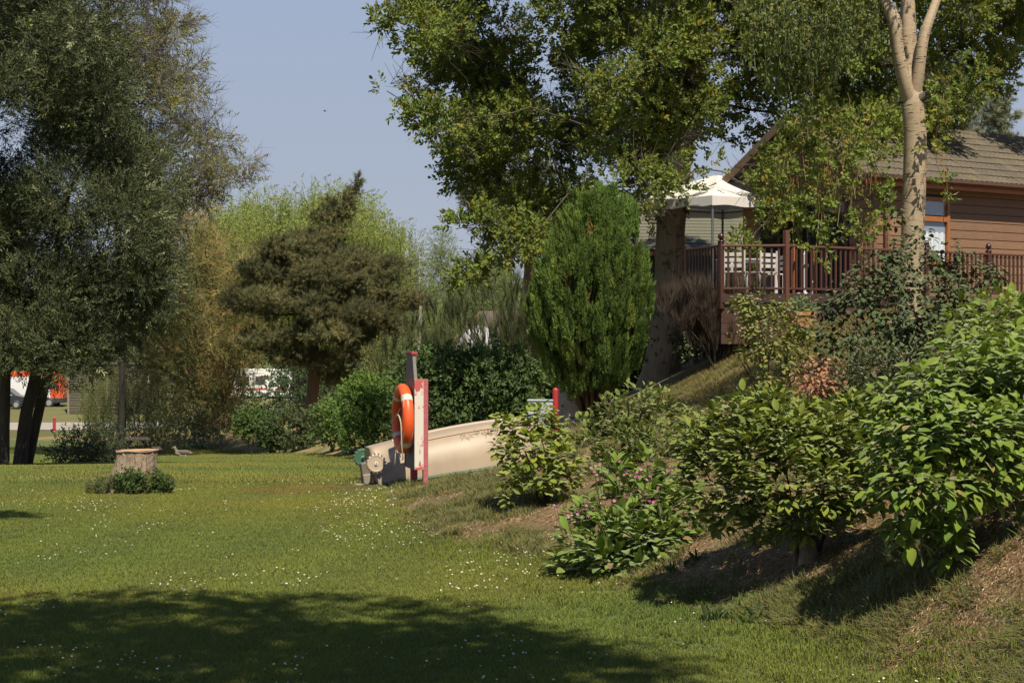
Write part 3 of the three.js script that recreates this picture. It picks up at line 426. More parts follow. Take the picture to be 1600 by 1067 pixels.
{ // pale scarred trunk behind it
  const r = rng(113), d = 30.1, b = onGround(at(893, 0, d).x, d), g = thing('pale_cut_trunk', 'pale grey scarred tree trunk standing just behind the conical conifer', 'trunk', b);
  const p = trunkAt(b, [[897, 700, d, .27], [895, 670, d, .235], [891, 630, d, .2], [888, 600, d, .19], [890, 560, d, .17], [896, 500, d, .15]]);
  part('trunk', tube(p.map(q => ({ p: V(q[0], q[1], q[2]), r: q[3] })), 16, .05), std(.52, .46, .38, .9, { map: T.rough, bumpMap: T.rough, bumpScale: .02 }), g); part('cut_top', cyl(.148, .148, .02, 18, p.at(-1)[0], p.at(-1)[1], p.at(-1)[2]), std(.45, .36, .25, .9), g);
  const at0 = (h) => { let k = 0; while (k < p.length - 2 && p[k + 1][1] < h) k++; const t = (h - p[k][1]) / (p[k + 1][1] - p[k][1]); return [0, 1, 2, 3].map(j => lerp(p[k][j], p[k + 1][j], t)); };
  for (let i = 0; i < 9; i++) { const q = at0(.12 + .1 * i), a = -1.57 + (i % 3 - 1) * .7; const s = new THREE.OctahedronGeometry(.035).scale(1.3, .55, .5).rotateY(1.57 - a - 3.14); part('scar', s, std(.12, .10, .085, .95), g, V(q[0] + Math.cos(a) * q[3] * 1.0, q[1], q[2] - Math.sin(a) * q[3] * 1.0)); }
}
// row of trees at the far edge
{
  const protos = [0, 1, 2].map(i => { const r = rng(130 + i), cl = []; for (let k = 0; k < 46; k++) { const dd = rdir(r), q = Math.cbrt(r()); cl.push({ p: V(dd.x * 3.6 * q, 6.2 + dd.y * 3.9 * q, dd.z * 3.6 * q), s: 1.25, r: V(1.25, 1.1, 1.25) }); } return { r, cl }; });
  const spots = [[-45, 168], [-38, 160], [-31, 172], [-24, 165], [-18, 158], [-12, 170], [-6, 162], [0, 166], [6, 160], [13, 168], [20, 162], [28, 166], [-52, 163], [-3, 140], [-9.5, 138], [36, 160]];
  spots.forEach(([x, d], i) => {
    const { r, cl } = protos[i % 3], src = scene.getObjectByName(['background_tree', 'background_tree_001', 'background_tree_002'][i % 3]), b = onGround(x, d), s = .85 + .35 * ((i * 7 % 10) / 10);
    let g; if (i < 3) g = tree('background_tree', 'green tree in the row along the far edge of the park', 'tree', 'trees along the far edge', V(), { r, clumps: cl, trunks: [[[0, -.4, 0, .4], [0, 2, 0, .3], [.2, 5, 0, .2], [.1, 9, 0, .05]]], bark: bark.dark, limb: { tip: .03, seg: 1.4 }, leaf: [{ geo: G.far, mat: [LM.far, LM.hazeTint, LM.far][i], per: 46, gap: .25, gf: .5, size: 1.1 }] });
    else { g = src.clone(); g.name = numbered('background_tree'); scene.add(g); }
    g.position.copy(b); g.scale.setScalar(s); g.rotation.y = i * 1.9;
  });
}
// mid-distance shrubs and small trees that close the gap under the pine and before the far cabin
[[640, 560, 88, 46, 70, LM.hazeTint, 'loose grey-green bush beyond the lifebuoy post'], [690, 548, 90, 40, 55, LM.olive, 'olive bush beyond the dark hedge'], [575, 560, 92, 52, 70, LM.far, 'green bush behind the pine trunk'], [620, 600, 64, 44, 48, LM.olive, 'yellowish bush up the bank beyond the lifebuoy'], [690, 592, 60, 44, 36, LM.far, 'green bush at the head of the dark hedge']].forEach(([px, py, d, w, h, mat, label], i) => {
  const r = rng(150 + i), b = onGround((px - 800) / F * d, d), k = d / F;
  tree('bank_bush', label, 'bush', null, b, { r, clumps: clumps(r, [[px - w, py + h], [px - w, py - h * .3], [px - w * .5, py - h], [px + w * .4, py - h * .9], [px + w, py - h * .2], [px + w, py + h]], d, w * k, 40, .6, .42), trunks: [[[0, -.2, 0, .1], [0, .6, 0, .08], [.1, 1.5, 0, .04]]], bark: bark.grey, limb: { tip: .012, seg: .6, from: .2 }, leaf: [{ geo: G.tiny, mat, per: 95, gap: .27, gf: .8, lift: .3 }, { name: 'twig', geo: G.twig, mat: bark.grey, per: 3, lift: .6 }] });
});
// bare pale stem in the gap
{ const d = 58, b = onGround(at(654, 0, d).x, d); const g = thing('dead_birch_stem', 'broken bare white stem standing among the grey-green bushes', 'trunk', b); part('trunk', tube(trunkAt(b, [[650, 660, d, .1], [650, 600, d, .09], [654, 540, d, .075], [657, 478, d, .05]]).map(q => ({ p: V(q[0], q[1], q[2]), r: q[3] })), 8, .06), std(.55, .52, .47, .85, { map: T.birch }), g); part('branch', tube(trunkAt(b, [[654, 535, d, .03], [640, 525, d - .3, .02], [618, 512, d - .4, .008]]).map(q => ({ p: V(q[0], q[1], q[2]), r: q[3] })), 5, .05), bark.grey, g); }
// pines behind the cabin roof
[[1555, 138, 92, 26, 'slim pine whose tip stands above the cabin ridge'], [1510, 172, 88, 46, 'dark pine behind the cabin ridge'], [1450, 150, 86, 44, 'broad dark pine behind the cabin and the birch trunk']].forEach(([px, py, d, w, label], i) => {
  const r = rng(160 + i), b = onGround((px - 800) / F * d, d);
  tree('roof_pine', label, 'tree', null, b, { r, clumps: clumps(r, [[px, py], [px + w * .5, py + 30], [px + w, py + 90], [px + w, py + 200], [px - w, py + 200], [px - w, py + 90], [px - w * .4, py + 30]], d, 2, 46, .75, .42, .6), trunks: [trunkAt(b, [[px, 520, d, .3], [px, 300, d, .2], [px, py - 3, d, .03]])], bark: bark.pine, limb: { tip: .016, seg: .9, from: .4 }, leaf: [{ geo: G.pineFar, mat: LM.pineGrey, per: 90, gap: .28, gf: .8, lift: .7 }] });
});
// trees beside the photographer whose shade lies over the foreground
{
  const r = rng(170), b = onGround(6.2, -1.5), cl = [];
  const want = [[-3.2, 10.2], [-2.4, 10.4], [-1.6, 10.5], [-.9, 10.3], [-3.4, 9.2], [-2.2, 9.3], [-1.2, 9.2], [-.3, 9.3], [.1, 8.6], [-2.8, 8.2], [-1.6, 8.1], [-.6, 8.1], [-3.8, 7.4], [-2.4, 7], [-1.2, 7.1], [-.2, 7], [-3.2, 6], [-1.8, 5.8], [-.5, 5.8], [-4.4, 9.8], [-4.6, 8.5], [-4.8, 7]];
  for (const [x, d] of want) { for (const up of d < 9.6 ? [0, 2.6] : [0]) { const h = 6.4 + 2 * r() + up, s = .62 + .25 * r(); cl.push({ p: V(x + sunDir.x / sunDir.y * h, h, -(d - sunDir.z / sunDir.y * h)), s, r: V(s, s * .7, s) }); } }
  for (let i = 0; i < 46; i++) { const s = .9 + .3 * r(); cl.push({ p: V(1.5 + 7 * r(), 5.5 + 6 * r(), 1 + 9 * r()), s, r: V(s, s * .7, s) }); }
  tree('shade_tree', 'broad-leaved tree standing beside the viewer, casting shade over the near lawn', 'tree', null, b, { r, clumps: cl, trunks: [[[0, -.3, 0, .4], [0, .5, 0, .33], [-.2, 3, -.3, .28], [-.8, 5, -.9, .22], [-1.6, 6.6, -1.8, .12]]], bark: bark.grey, limb: { tip: .015, seg: .7 }, leaf: [{ geo: G.broad, mat: LM.shade, per: 420, gap: .3, gf: 1.6 }] });
  const r2 = rng(171), b2 = onGround(-7.5, 7), c2 = [];
  for (const [x, d, s] of [[-4.9, 16.4, .5], [-4.55, 14.2, .4], [-4.9, 13.9, .55], [-4.5, 13.3, .28], [-4.7, 12.9, .35], [-5.6, 14.6, .8], [-5.8, 13, .7], [-6, 16, .9], [-6.5, 12, .9], [-7, 14.5, 1]]) { const h = 6.4 + 1.4 * r2(); c2.push({ p: V(x + sunDir.x / sunDir.y * h, h, -(d - sunDir.z / sunDir.y * h)), s, r: V(s, s * .5, s * .6) }); }
  tree('shade_tree', 'broad-leaved tree left of the viewer, its shade touching the edge of the lawn', 'tree', null, b2, { r: r2, clumps: c2, trunks: [[[0, -.3, 0, .35], [0, .5, 0, .28], [.3, 3, 0, .24], [1, 5, 0, .16], [2, 6, 0, .09]]], bark: bark.grey, limb: { tip: .015, seg: .7 }, leaf: [{ geo: G.broad, mat: LM.shade, per: 420, gap: .4, gf: 1.6 }] });
}

// ------------------------------------------------------------------ shrubs
const big = [leafGeo(.115, .055, 5, .25, .5), leafGeo(.105, .05, 5, .35, .25), leafGeo(.12, .052, 5, .2, .75)], mid = [leafGeo(.072, .034, 4, .3, .4), leafGeo(.066, .03, 4, .2, .6), leafGeo(.078, .034, 4, .35, .2)], rnd = [leafGeo(.07, .05, 4, .2, .4, 1), leafGeo(.064, .046, 4, .3, .2, 1), leafGeo(.074, .05, 4, .15, .6, 1)];
const trio = (r, g, b, t = .4, c = .25) => [leafMat(r, g, b, t, c), leafMat(r * 1.22, g * 1.12, b * 1.05, t, c), leafMat(r * .78, g * .88, b, t, c)];
const fan = (r, n, h, spread, rad) => Array.from({ length: n }, (_, i) => { const a = i / n * 6.28 + r(), s = spread * (.5 + .5 * r()); return [[Math.cos(a) * .04, -.08, Math.sin(a) * .04, rad], [Math.cos(a) * s * .3, h * .35, Math.sin(a) * s * .3, rad * .75], [Math.cos(a) * s * .8, h * .8, Math.sin(a) * s * .8, rad * .4]]; });
{ let r = rng(201), b = onGround(at(1460, 0, 9).x, 9);
  leafyShrub('laurel_shrub', 'large-leaved bright green shrub on the rough bank beside the dark-stemmed smaller-leaved bush', 'shrub', b, { r, geos: big, mats: trio(.15, .225, .014, .36, .05), per: 7400, gap: .36, bark: bark.brown, stems: fan(r, 7, .5, .3, .022), lift: -.1, shell: .42, size: .72,
    clumps: balls([[1400, 640, 8.9, .16], [1450, 620, 8.9, .18], [1510, 600, 9.1, .2], [1570, 600, 9.1, .2], [1630, 590, 9.2, .22], [1400, 700, 8.7, .17], [1460, 690, 8.6, .2], [1530, 680, 8.6, .2], [1590, 680, 8.7, .17], [1380, 760, 8.7, .13], [1430, 760, 8.5, .17], [1490, 755, 8.5, .18], [1550, 745, 8.6, .14], [1660, 670, 8.9, .2], [1410, 815, 8.6, .1], [1480, 815, 8.6, .13], [1440, 655, 9.3, .2], [1540, 640, 9.4, .22], [1490, 570, 9.4, .16], [1580, 560, 9.5, .18], [1480, 860, 8.6, .08], [1430, 840, 8.55, .07], [1590, 730, 8.6, .1]]) });
  r = rng(202); b = onGround(at(1262, 0, 10.3).x, 10.3);
  const g = leafyShrub('dense_shrub', 'dense olive-green shrub with a cut grey stump at its stem', 'shrub', b, { r, geos: mid, mats: trio(.17, .215, .022, .32, .06), per: 15500, gap: .32, bark: bark.brown, stems: fan(r, 11, .45, .35, .016), lift: .15, shell: .4,
    clumps: balls([[1120, 700, 10.2, .17], [1150, 660, 10.3, .16], [1200, 650, 10.4, .18], [1110, 750, 10.1, .16], [1170, 715, 10, .19], [1230, 690, 10, .2], [1290, 690, 10.1, .18], [1330, 700, 10.3, .15], [1160, 770, 10, .16], [1220, 750, 9.8, .2], [1280, 760, 9.8, .18], [1320, 770, 10, .14], [1190, 815, 10, .12], [1250, 810, 9.9, .14], [1300, 815, 10, .1], [1130, 800, 10.2, .12], [1250, 660, 10.5, .18], [1310, 660, 10.5, .16], [1090, 690, 10.4, .13], [1130, 648, 10.5, .13], [1085, 765, 10.2, .12], [1100, 730, 10.2, .14], [1360, 720, 10, .13], [1350, 775, 10, .11], [1340, 650, 10.4, .14], [1180, 640, 10.5, .13]]) });
  part('cut_stem', tube([{ p: V(0, -.06, .06), r: .07 }, { p: V(0, .05, .06), r: .052 }, { p: V(-.01, .11, .06), r: .045 }], 12, .25), std(.30, .235, .165, .95, { map: T.rough, bumpMap: T.rough, bumpScale: .02 }), g); part('cut_face', cyl(.04, .04, .01, 14, -.01, .112, .06).rotateX(.0), std(.5, .42, .32, .9), g);
  r = rng(203); b = onGround(at(848, 0, 15).x, 15);
  leafyShrub('beech_shrub', 'round-leaved yellow-green shrub in front of the upturned boat', 'shrub', b, { r, geos: rnd, mats: trio(.23, .285, .016, .45, .05), per: 8600, gap: .3, bark: bark.brown, stems: fan(r, 6, .55, .28, .014), lift: -.02, shell: .45,
    clumps: balls([[800, 670, 15, .13], [840, 660, 14.9, .16], [870, 675, 15, .13], [790, 705, 14.9, .13], [830, 705, 14.7, .18], [875, 715, 14.8, .16], [805, 745, 14.8, .13], [850, 750, 14.7, .16], [885, 755, 14.9, .13], [820, 785, 14.7, .09], [795, 780, 14.7, .05], [850, 650, 15, .1], [862, 790, 14.8, .09], [784, 655, 15, .06]]) });
  r = rng(204); b = onGround(at(985, 0, 17).x, 17);
  leafyShrub('bank_shrub', 'small-leaved fresh green shrub at the foot of the conical conifer', 'shrub', b, { r, geos: mid, mats: trio(.175, .225, .04, .38, .08), per: 8500, gap: .28, bark: bark.brown, stems: fan(r, 9, .8, .5, .014), lift: .4, shell: .45,
    clumps: balls([[930, 690, 17, .2], [960, 650, 17, .22], [1000, 630, 17, .22], [1040, 640, 17.2, .2], [1075, 665, 17.2, .17], [980, 690, 16.7, .24], [1030, 690, 16.7, .24], [1075, 705, 16.8, .18], [950, 725, 16.7, .18], [1000, 730, 16.6, .2], [1050, 735, 16.6, .18], [915, 665, 17.2, .12], [930, 745, 16.5, .16], [980, 762, 16.2, .18], [1030, 770, 16.2, .18], [1075, 760, 16.3, .18], [905, 700, 17, .13], [1085, 720, 16.6, .16]]) });
  r = rng(205); b = onGround(at(1205, 0, 20).x, 20);
  leafyShrub('yellow_shrub', 'yellow-green arching shrub beneath the deck beside the terracotta pot', 'shrub', b, { r, geos: mid, mats: [leafMat(0.194, 0.225, 0.022, .42, .1), leafMat(0.271, 0.240, 0.034, .42, .1), leafMat(0.116, 0.163, 0.019, .4, .1)], per: 4500, gap: .26, bark: bark.brown, stems: fan(r, 9, 1, .55, .014), lift: -.1, shell: .5, size: 1.05,
    clumps: balls([[1180, 475, 20, .2, 1.4, .7], [1215, 480, 20, .22, 1.3, .7], [1240, 500, 19.9, .22], [1185, 510, 19.9, .22], [1170, 490, 20, .18, 1.4, .6], [1210, 530, 19.8, .25], [1240, 540, 19.8, .2], [1255, 520, 19.9, .15], [1160, 520, 19.9, .16], [1165, 470, 20.1, .13, 1.4, .6], [1200, 565, 19.8, .2], [1230, 570, 19.8, .18], [1180, 550, 19.8, .16, 1.4, .7], [1195, 590, 19.7, .12, 1.6, .6]]) });
  r = rng(206); b = onGround(at(1400, 0, 23.8).x, 23.8);
  leafyShrub('ivy_shrub', 'dark glossy ivy mass climbing round the birch trunk', 'shrub', b, { r, geos: rnd, mats: trio(0.065, 0.096, 0.028, .2, .12), per: 3100, gap: .3, gf: 2.4, bark: bark.grey, stems: fan(r, 12, 1.2, .9, .018), lift: -.35, shell: .45, size: 1.15,
    clumps: balls([[1300, 520, 23.8, .34], [1330, 470, 23.8, .36], [1360, 440, 24, .34], [1390, 400, 24.2, .3], [1410, 440, 23.9, .34], [1380, 490, 23.5, .4], [1330, 540, 23.5, .3], [1430, 500, 23.5, .4], [1470, 460, 23.8, .36], [1500, 420, 24, .3], [1520, 470, 23.8, .34], [1480, 520, 23.5, .36], [1440, 370, 24.3, .2], [1400, 340, 24.5, .15], [1470, 400, 24, .28], [1530, 520, 23.6, .28], [1390, 540, 23.4, .32], [1450, 550, 23.3, .3], [1425, 400, 24.4, .2], [1550, 430, 24, .2], [1290, 480, 24, .2]]) });
  r = rng(207); b = onGround(at(1560, 0, 12.5).x, 12.5);
  leafyShrub('upper_laurel', 'light green large-leaved shrub higher up the bank below the deck rail', 'shrub', b, { r, geos: big, mats: trio(.16, .225, .016, .38, .05), per: 3600, gap: .32, bark: bark.brown, stems: fan(r, 7, .8, .4, .018), lift: .2, shell: .45, size: .74,
    clumps: balls([[1520, 505, 13, .2], [1560, 495, 13, .22], [1610, 492, 13, .22], [1510, 530, 12.6, .2], [1560, 520, 12.4, .28], [1620, 520, 12.5, .28], [1540, 565, 12, .22], [1590, 570, 12, .22], [1650, 560, 12.2, .26]]) });
  r = rng(208); b = onGround(at(1370, 0, 14).x, 14);
  leafyShrub('heathy_shrub', 'muted grey-green bush between the copper-leaved shrub and the large laurel', 'shrub', b, { r, geos: mid, mats: trio(0.109, 0.132, 0.046, .3, .05), per: 7000, gap: .3, bark: bark.brown, stems: fan(r, 8, .6, .4, .012), lift: .35, shell: .45, size: .8,
    clumps: balls([[1330, 590, 14, .2], [1370, 570, 14, .22], [1410, 575, 14.1, .2], [1340, 630, 13.8, .2], [1390, 620, 13.7, .22], [1430, 620, 13.9, .18], [1310, 620, 14, .15], [1350, 550, 14.2, .14], [1300, 650, 13.7, .16], [1350, 665, 13.5, .18], [1400, 665, 13.4, .18]]) });
  r = rng(209); b = onGround(at(1270, 0, 14.4).x, 14.4);
  leafyShrub('copper_shrub', 'shrub with withered copper-orange leaves beside the yellow-green shrub', 'shrub', b, { r, geos: mid, mats: [leafMat(.36, .17, .085, .3), leafMat(.42, .22, .12, .3), leafMat(.26, .12, .06, .3)], per: 7500, gap: .15, bark: bark.brown, stems: fan(r, 6, .5, .25, .01), lift: -.3, shell: .5, size: .8,
    clumps: balls([[1262, 592, 14.2, .15], [1288, 572, 14.2, .14], [1258, 625, 14.0, .14], [1300, 600, 13.9, .12], [1278, 645, 13.9, .1], [1280, 605, 13.8, .12]]) });
}
{ // pink campion clump
  const r = rng(210), d = 12, b = onGround(at(965, 0, d).x, d);
  const g = leafyShrub('campion_clump', 'leafy wild clump with pink campion flowers at the foot of the bank', 'plant', b, { r, geos: [leafGeo(.11, .05, 4, .25, .5), leafGeo(.13, .04, 4, .25, .6), leafGeo(.09, .055, 4, .2, .4)], mats: trio(.15, .22, .022, .36, .1), per: 6000, gap: .32, bark: std(.08, .10, .03, .9), stems: fan(r, 16, .5, .4, .006), lift: .25, shell: .5,
    clumps: balls([[880, 890, 11.9, .1], [900, 850, 12, .13], [930, 870, 11.7, .16], [960, 830, 11.9, .19], [1000, 850, 11.7, .2], [1040, 840, 11.8, .18], [1060, 800, 12, .17], [980, 780, 12.2, .17], [930, 800, 12.2, .13], [1020, 780, 12.2, .19], [900, 810, 12.3, .09], [950, 880, 11.5, .12], [1000, 885, 11.5, .1], [1075, 850, 11.9, .12], [960, 745, 12.4, .1], [1010, 735, 12.4, .13], [1060, 745, 12.3, .12], [1040, 880, 11.6, .1]]) });
  const petal = []; for (let i = 0; i < 5; i++) { const a = i * 1.2566; petal.push(leafGeo(.014, .013, 3, .05, .3).rotateX(1.3).rotateY(a)); } const fg = merge(petal), fm = [leafMat(.50, .14, .30, .35), leafMat(.56, .20, .36, .35), leafMat(.42, .09, .22, .35)], sm = std(.09, .09, .03, .9);
  const spots = [[930, 738], [936, 733], [969, 720], [992, 735], [996, 746], [963, 746], [1017, 741], [1009, 751], [1046, 752], [913, 787], [951, 797], [948, 801], [869, 790], [922, 804], [1016, 784], [1021, 788], [1036, 791], [1003, 810], [1046, 811], [966, 855], [914, 831], [940, 724], [1000, 728], [1012, 728], [973, 760], [930, 733], [1052, 745], [985, 795], [963, 787], [1030, 762], [1041, 735], [905, 800], [980, 742], [1025, 805], [885, 802]];
  spots.forEach(([px, py], i) => { const p = at(px, py, 11.75 + .4 * r()).sub(b); const n = 1 + (i % 4 === 0); for (let k = 0; k < n; k++) { const f = part('flower', fg, fm[(i + k) % 3], g, p.clone().add(V((r() - .5) * .05, (r() - .5) * .04, (r() - .5) * .05))); f.rotation.set(.9 + (r() - .5), r() * 6, (r() - .5)); f.scale.setScalar(.8 + .35 * r()); } part('flower_stalk', tube([{ p: V(p.x * .8, p.y - .22, p.z), r: .003 }, { p: V(p.x * .95, p.y - .08, p.z), r: .0025 }, { p, r: .002 }], 4, .001), sm, g); });
}
// hedge and bushes along the bank
function softBush(name, label, d, list, mat, geo, per, seed, o = {}) {
  const r = rng(seed), cl = balls(list), b = onGround(cl.reduce((s, c) => s + c.p.x, 0) / cl.length, d);
  return tree(name, label, 'bush', o.group, b, { r, clumps: cl, trunks: fan(r, 4, .5, .3, .03).map(t => t), bark: bark.dark, limb: { tip: .008, seg: .4, from: .2 }, leaf: [{ name: 'foliage', geo, mat, per, gap: o.gap ?? .28, gf: o.gf || 1.6, shell: .35, lift: o.lift ?? .25, size: o.size || 1, tint: o.tint }] });
}
{
  const r = rng(300), hedge = []; for (let x = 645; x <= 830; x += 17) for (const y of [585, 615, 645, 675]) hedge.push([x + (r() - .5) * 14, y + (r() - .5) * 14 - (x > 760 ? 14 : 0), 37.5 + (r() - .5) * 1.2, .36 + .12 * r()]);
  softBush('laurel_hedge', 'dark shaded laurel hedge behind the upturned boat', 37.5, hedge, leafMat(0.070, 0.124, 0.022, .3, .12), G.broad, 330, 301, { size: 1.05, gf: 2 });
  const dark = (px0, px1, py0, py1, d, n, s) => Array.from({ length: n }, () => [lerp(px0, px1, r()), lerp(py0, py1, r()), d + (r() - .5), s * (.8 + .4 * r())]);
  softBush('laurel_hedge', 'dark laurel added in place of the shade between the conical conifer and the oak trunk', 46, dark(870, 1015, 565, 625, 46, 24, .5), leafMat(.06, .10, .018, .3), G.broad, 260, 330, { size: 1.1 });  // added dark bush, stands in for shade over the bright ground
  softBush('laurel_hedge', 'dark evergreen growth added in place of the shade on the slope between the oak and the deck skirting', 40.5, dark(1075, 1190, 495, 555, 40.5, 22, .4), leafMat(.06, .085, .025, .3), G.broad, 260, 331, { size: 1.0 });  // added dark growth filling in for the shaded slope
  softBush('rounded_bush', 'bright green rounded bush against the dark hedge, left of the lifebuoy', 55, [[560, 620, 55, 0.59], [590, 605, 55, 0.59], [540, 650, 55, 0.59], [580, 650, 54.6, 0.70], [605, 640, 55, 0.53], [560, 680, 54.6, 0.59], [595, 685, 54.6, 0.53], [575, 620, 55.4, 0.58]], leafMat(0.116, 0.202, 0.022, .36, .06), G.broad, 420, 302, { size: 1.15 });
  softBush('rounded_bush', 'low green bush touching the bright rounded bush', 58, [[510, 650, 58, 0.51], [530, 640, 58, 0.51], [505, 675, 58, 0.45], [530, 675, 57.7, 0.57], [520, 660, 57.6, 0.57]], leafMat(0.124, 0.194, 0.028, .36, .06), G.broad, 400, 303, { size: 1.1 });
  [[392, 660, 70, [[380, 660], [398, 655], [385, 672], [405, 665]], .08, .14, .016, 'small bright green bush with a dark gap beneath, on the sandy bank'], [428, 675, 69, [[420, 662], [436, 668], [418, 678], [434, 682], [428, 690]], .06, .105, .016, 'small dark green bush among the row on the sandy bank'], [467, 670, 67, [[460, 658], [475, 660], [458, 675], [474, 678], [467, 688]], .085, .11, .026, 'small rounded bush just below the pine trunk']].forEach(([px, py, d, l, rr, gg, bb, label], i) => softBush('bank_bush_small', label, d, l.map(([x, y]) => [x, y, d, .42]), leafMat(rr, gg, bb, .36), G.broad, 330, 310 + i, { group: 'small bushes on the sandy bank', size: 1.3 }));
  softBush('variegated_shrub', 'pale variegated shrub beside the foot of the ochre willow', 82, [[295, 670, 82, .7], [315, 665, 82, .7], [335, 672, 82, .6], [300, 682, 81.5, .6], [325, 684, 81.5, .6]], leafMat(0.202, 0.240, 0.116, .3), G.broad, 190, 320, { size: 1.4, tint: [.25, 1.9, 1.8, 2.4] });
  softBush('waterside_scrub', 'tangled olive scrub behind the picnic table', 76, [[200, 675, 76, .8], [220, 670, 76, .8], [245, 672, 76, .8], [265, 668, 77, .8], [280, 680, 77, .7], [255, 690, 75.5, .6], [230, 690, 75.5, .6], [205, 690, 75.5, .6], [275, 690, 76, .5], [290, 640, 80, .9], [265, 640, 80, .9], [240, 645, 80, .9], [320, 635, 82, 1], [350, 640, 82, 1]], leafMat(0.132, 0.155, 0.043, .34), G.small, 150, 321, { size: 1.5 });
  softBush('shaded_scrub', 'scrub in the hollow between the leaning trunks and the stump, shade put into its dark leaf colour', 48, [[110, 702, 48, .5], [135, 695, 48, .5], [160, 698, 48, .5], [120, 714, 47.5, .4], [150, 714, 47.5, .4], [95, 712, 48, .4], [175, 708, 49, .4], [165, 680, 52, .5], [130, 706, 47, .4], [105, 718, 46.5, .3], [165, 716, 47, .35], [180, 716, 47.5, .3]], leafMat(.05, .066, .022, .3), G.small, 300, 322, { size: 1.4 });  // leaf colour darkened to stand in for tree shade over the hollow
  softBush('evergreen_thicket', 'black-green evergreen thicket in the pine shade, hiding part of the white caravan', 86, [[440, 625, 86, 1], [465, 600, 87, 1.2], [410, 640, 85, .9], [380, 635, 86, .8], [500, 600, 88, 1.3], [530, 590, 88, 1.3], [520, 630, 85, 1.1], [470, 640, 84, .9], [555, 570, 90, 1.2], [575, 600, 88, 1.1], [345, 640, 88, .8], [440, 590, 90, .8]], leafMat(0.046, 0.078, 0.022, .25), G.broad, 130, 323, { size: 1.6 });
}

// ------------------------------------------------------------------ things
const wood = (r, g, b, rough = .75) => std(r, g, b, rough, { map: T.wood, bumpMap: T.wood, bumpScale: .002 });
const boxUV = g => { // uv in metres from position
  const p = g.attributes.position, n = g.attributes.normal, uv = new Float32Array(p.count * 2);
  for (let i = 0; i < p.count; i++) { const ax = Math.abs(n.getX(i)), ay = Math.abs(n.getY(i)), az = Math.abs(n.getZ(i)); const [u, v] = az >= ax && az >= ay ? [p.getX(i), p.getY(i)] : ax >= ay ? [p.getZ(i), p.getY(i)] : [p.getX(i), p.getZ(i)]; uv[i * 2] = u; uv[i * 2 + 1] = v; }
  g.setAttribute('uv', new THREE.BufferAttribute(uv, 2)); return g;
};
{ // lifebuoy board, seen almost edge on: local x runs along the board towards the viewer, +z is the face that carries the buoy
  const d = 19.4, x = (650 - 800) / F * d, b = onGround(x, d), k = 14.5 * Math.PI / 180, ang = Math.atan2(-Math.cos(k), Math.sin(k));
  const red = std(.43, .065, .075, .6, { map: T.wood }), grey = wood(.21, .20, .175, .85), white = std(.9, .9, .9, .8, { map: T.worn });
  const g = thing('lifebuoy_stand', 'weathered lifebuoy board with tapered grey top on two red posts', 'stand', b, ang);
  const y0 = .2, s = new THREE.Shape([[0, 0], [-.50, 0], [-.50, .92], [-.44, 1.24], [-.12, 1.24], [0, .92]].reverse().map(p => new THREE.Vector2(...p)));
  part('panel', boxUV(new THREE.ExtrudeGeometry(s, { depth: .03, bevelEnabled: true, bevelSize: .003, bevelThickness: .003, bevelSegments: 1 }).translate(0, y0, -.015)), grey, g);
  part('edge_strip', boxUV(rbox(.02, .98, .10, .003, .014, y0 + .49, -.028)), white, g);
  part('cap', rbox(.36, .035, .07, .006, -.28, y0 + 1.26, -.004), red, g);
  part('post', boxUV(rbox(.06, 1.29, .055, .005, -.02, .535, -.105)), std(.50, .14, .15, .6, { map: T.wood }), g);
  part('post', boxUV(rbox(.07, 1.1, .07, .005, -.42, .40, -.06)), red, g);
  part('far_edge', boxUV(rbox(.02, .90, .07, .003, -.511, y0 + .45, -.006)), red, g);
  part('hook', tube([{ p: V(-.25, y0 + .86, .01), r: .008 }, { p: V(-.25, y0 + .86, .10), r: .008 }, { p: V(-.25, y0 + .89, .13), r: .008 }], 6), std(.2, .2, .2, .5, { metalness: .8 }), g);
  const R = .32, tr = .062, c = V(-.25, y0 + .545, .10), world = c.clone().applyAxisAngle(UP, ang).add(b);
  const L = thing('lifebuoy', 'orange ring lifebuoy with worn white bands hanging on the board', 'lifebuoy', world, ang);
  const orange = std(.78, .105, .022, .42);
  part('ring', new THREE.TorusGeometry(R, tr, 16, 64), orange, L);
  for (let i = 0; i < 4; i++) part('band', new THREE.TorusGeometry(R, tr * 1.03, 16, 6, .2).rotateZ(i * Math.PI / 2 + .62), std(.62, .55, .47, .6), L);
  const rope = std(.42, .36, .27, .9), loop = (a0, a1, sag) => { const q = []; for (let i = 0; i <= 10; i++) { const t = i / 10, a = lerp(a0, a1, t), rr = R + tr * .7 + sag * Math.sin(Math.PI * t); q.push({ p: V(Math.cos(a) * rr, Math.sin(a) * rr - .02 * Math.sin(Math.PI * t), tr * .75), r: .006 }); } return tube(q, 6); };
  for (let i = 0; i < 4; i++) part('grab_rope', loop(i * Math.PI / 2 + .72, i * Math.PI / 2 + 2.19, i === 2 ? .02 : -.02), rope, L);
  part('hanging_rope', tube([V(.24, .12, .07), V(.12, .02, .10), V(-.05, -.05, .1), V(.2, .05, .09), V(.3, -.02, .08), V(.32, -.3, .07), V(.28, -.42, .05), V(.18, -.43, .05), V(.12, -.36, .07)].map(p => ({ p, r: .007 })), 6, .001), rope, L);
  part('hanging_rope', tube([V(.02, -.34, .08), V(.03, -.44, .09), V(.0, -.52, .09), V(-.06, -.53, .08), V(-.09, -.46, .08), V(-.08, -.36, .08)].map(p => ({ p, r: .007 })), 6, .001), rope, L);
}
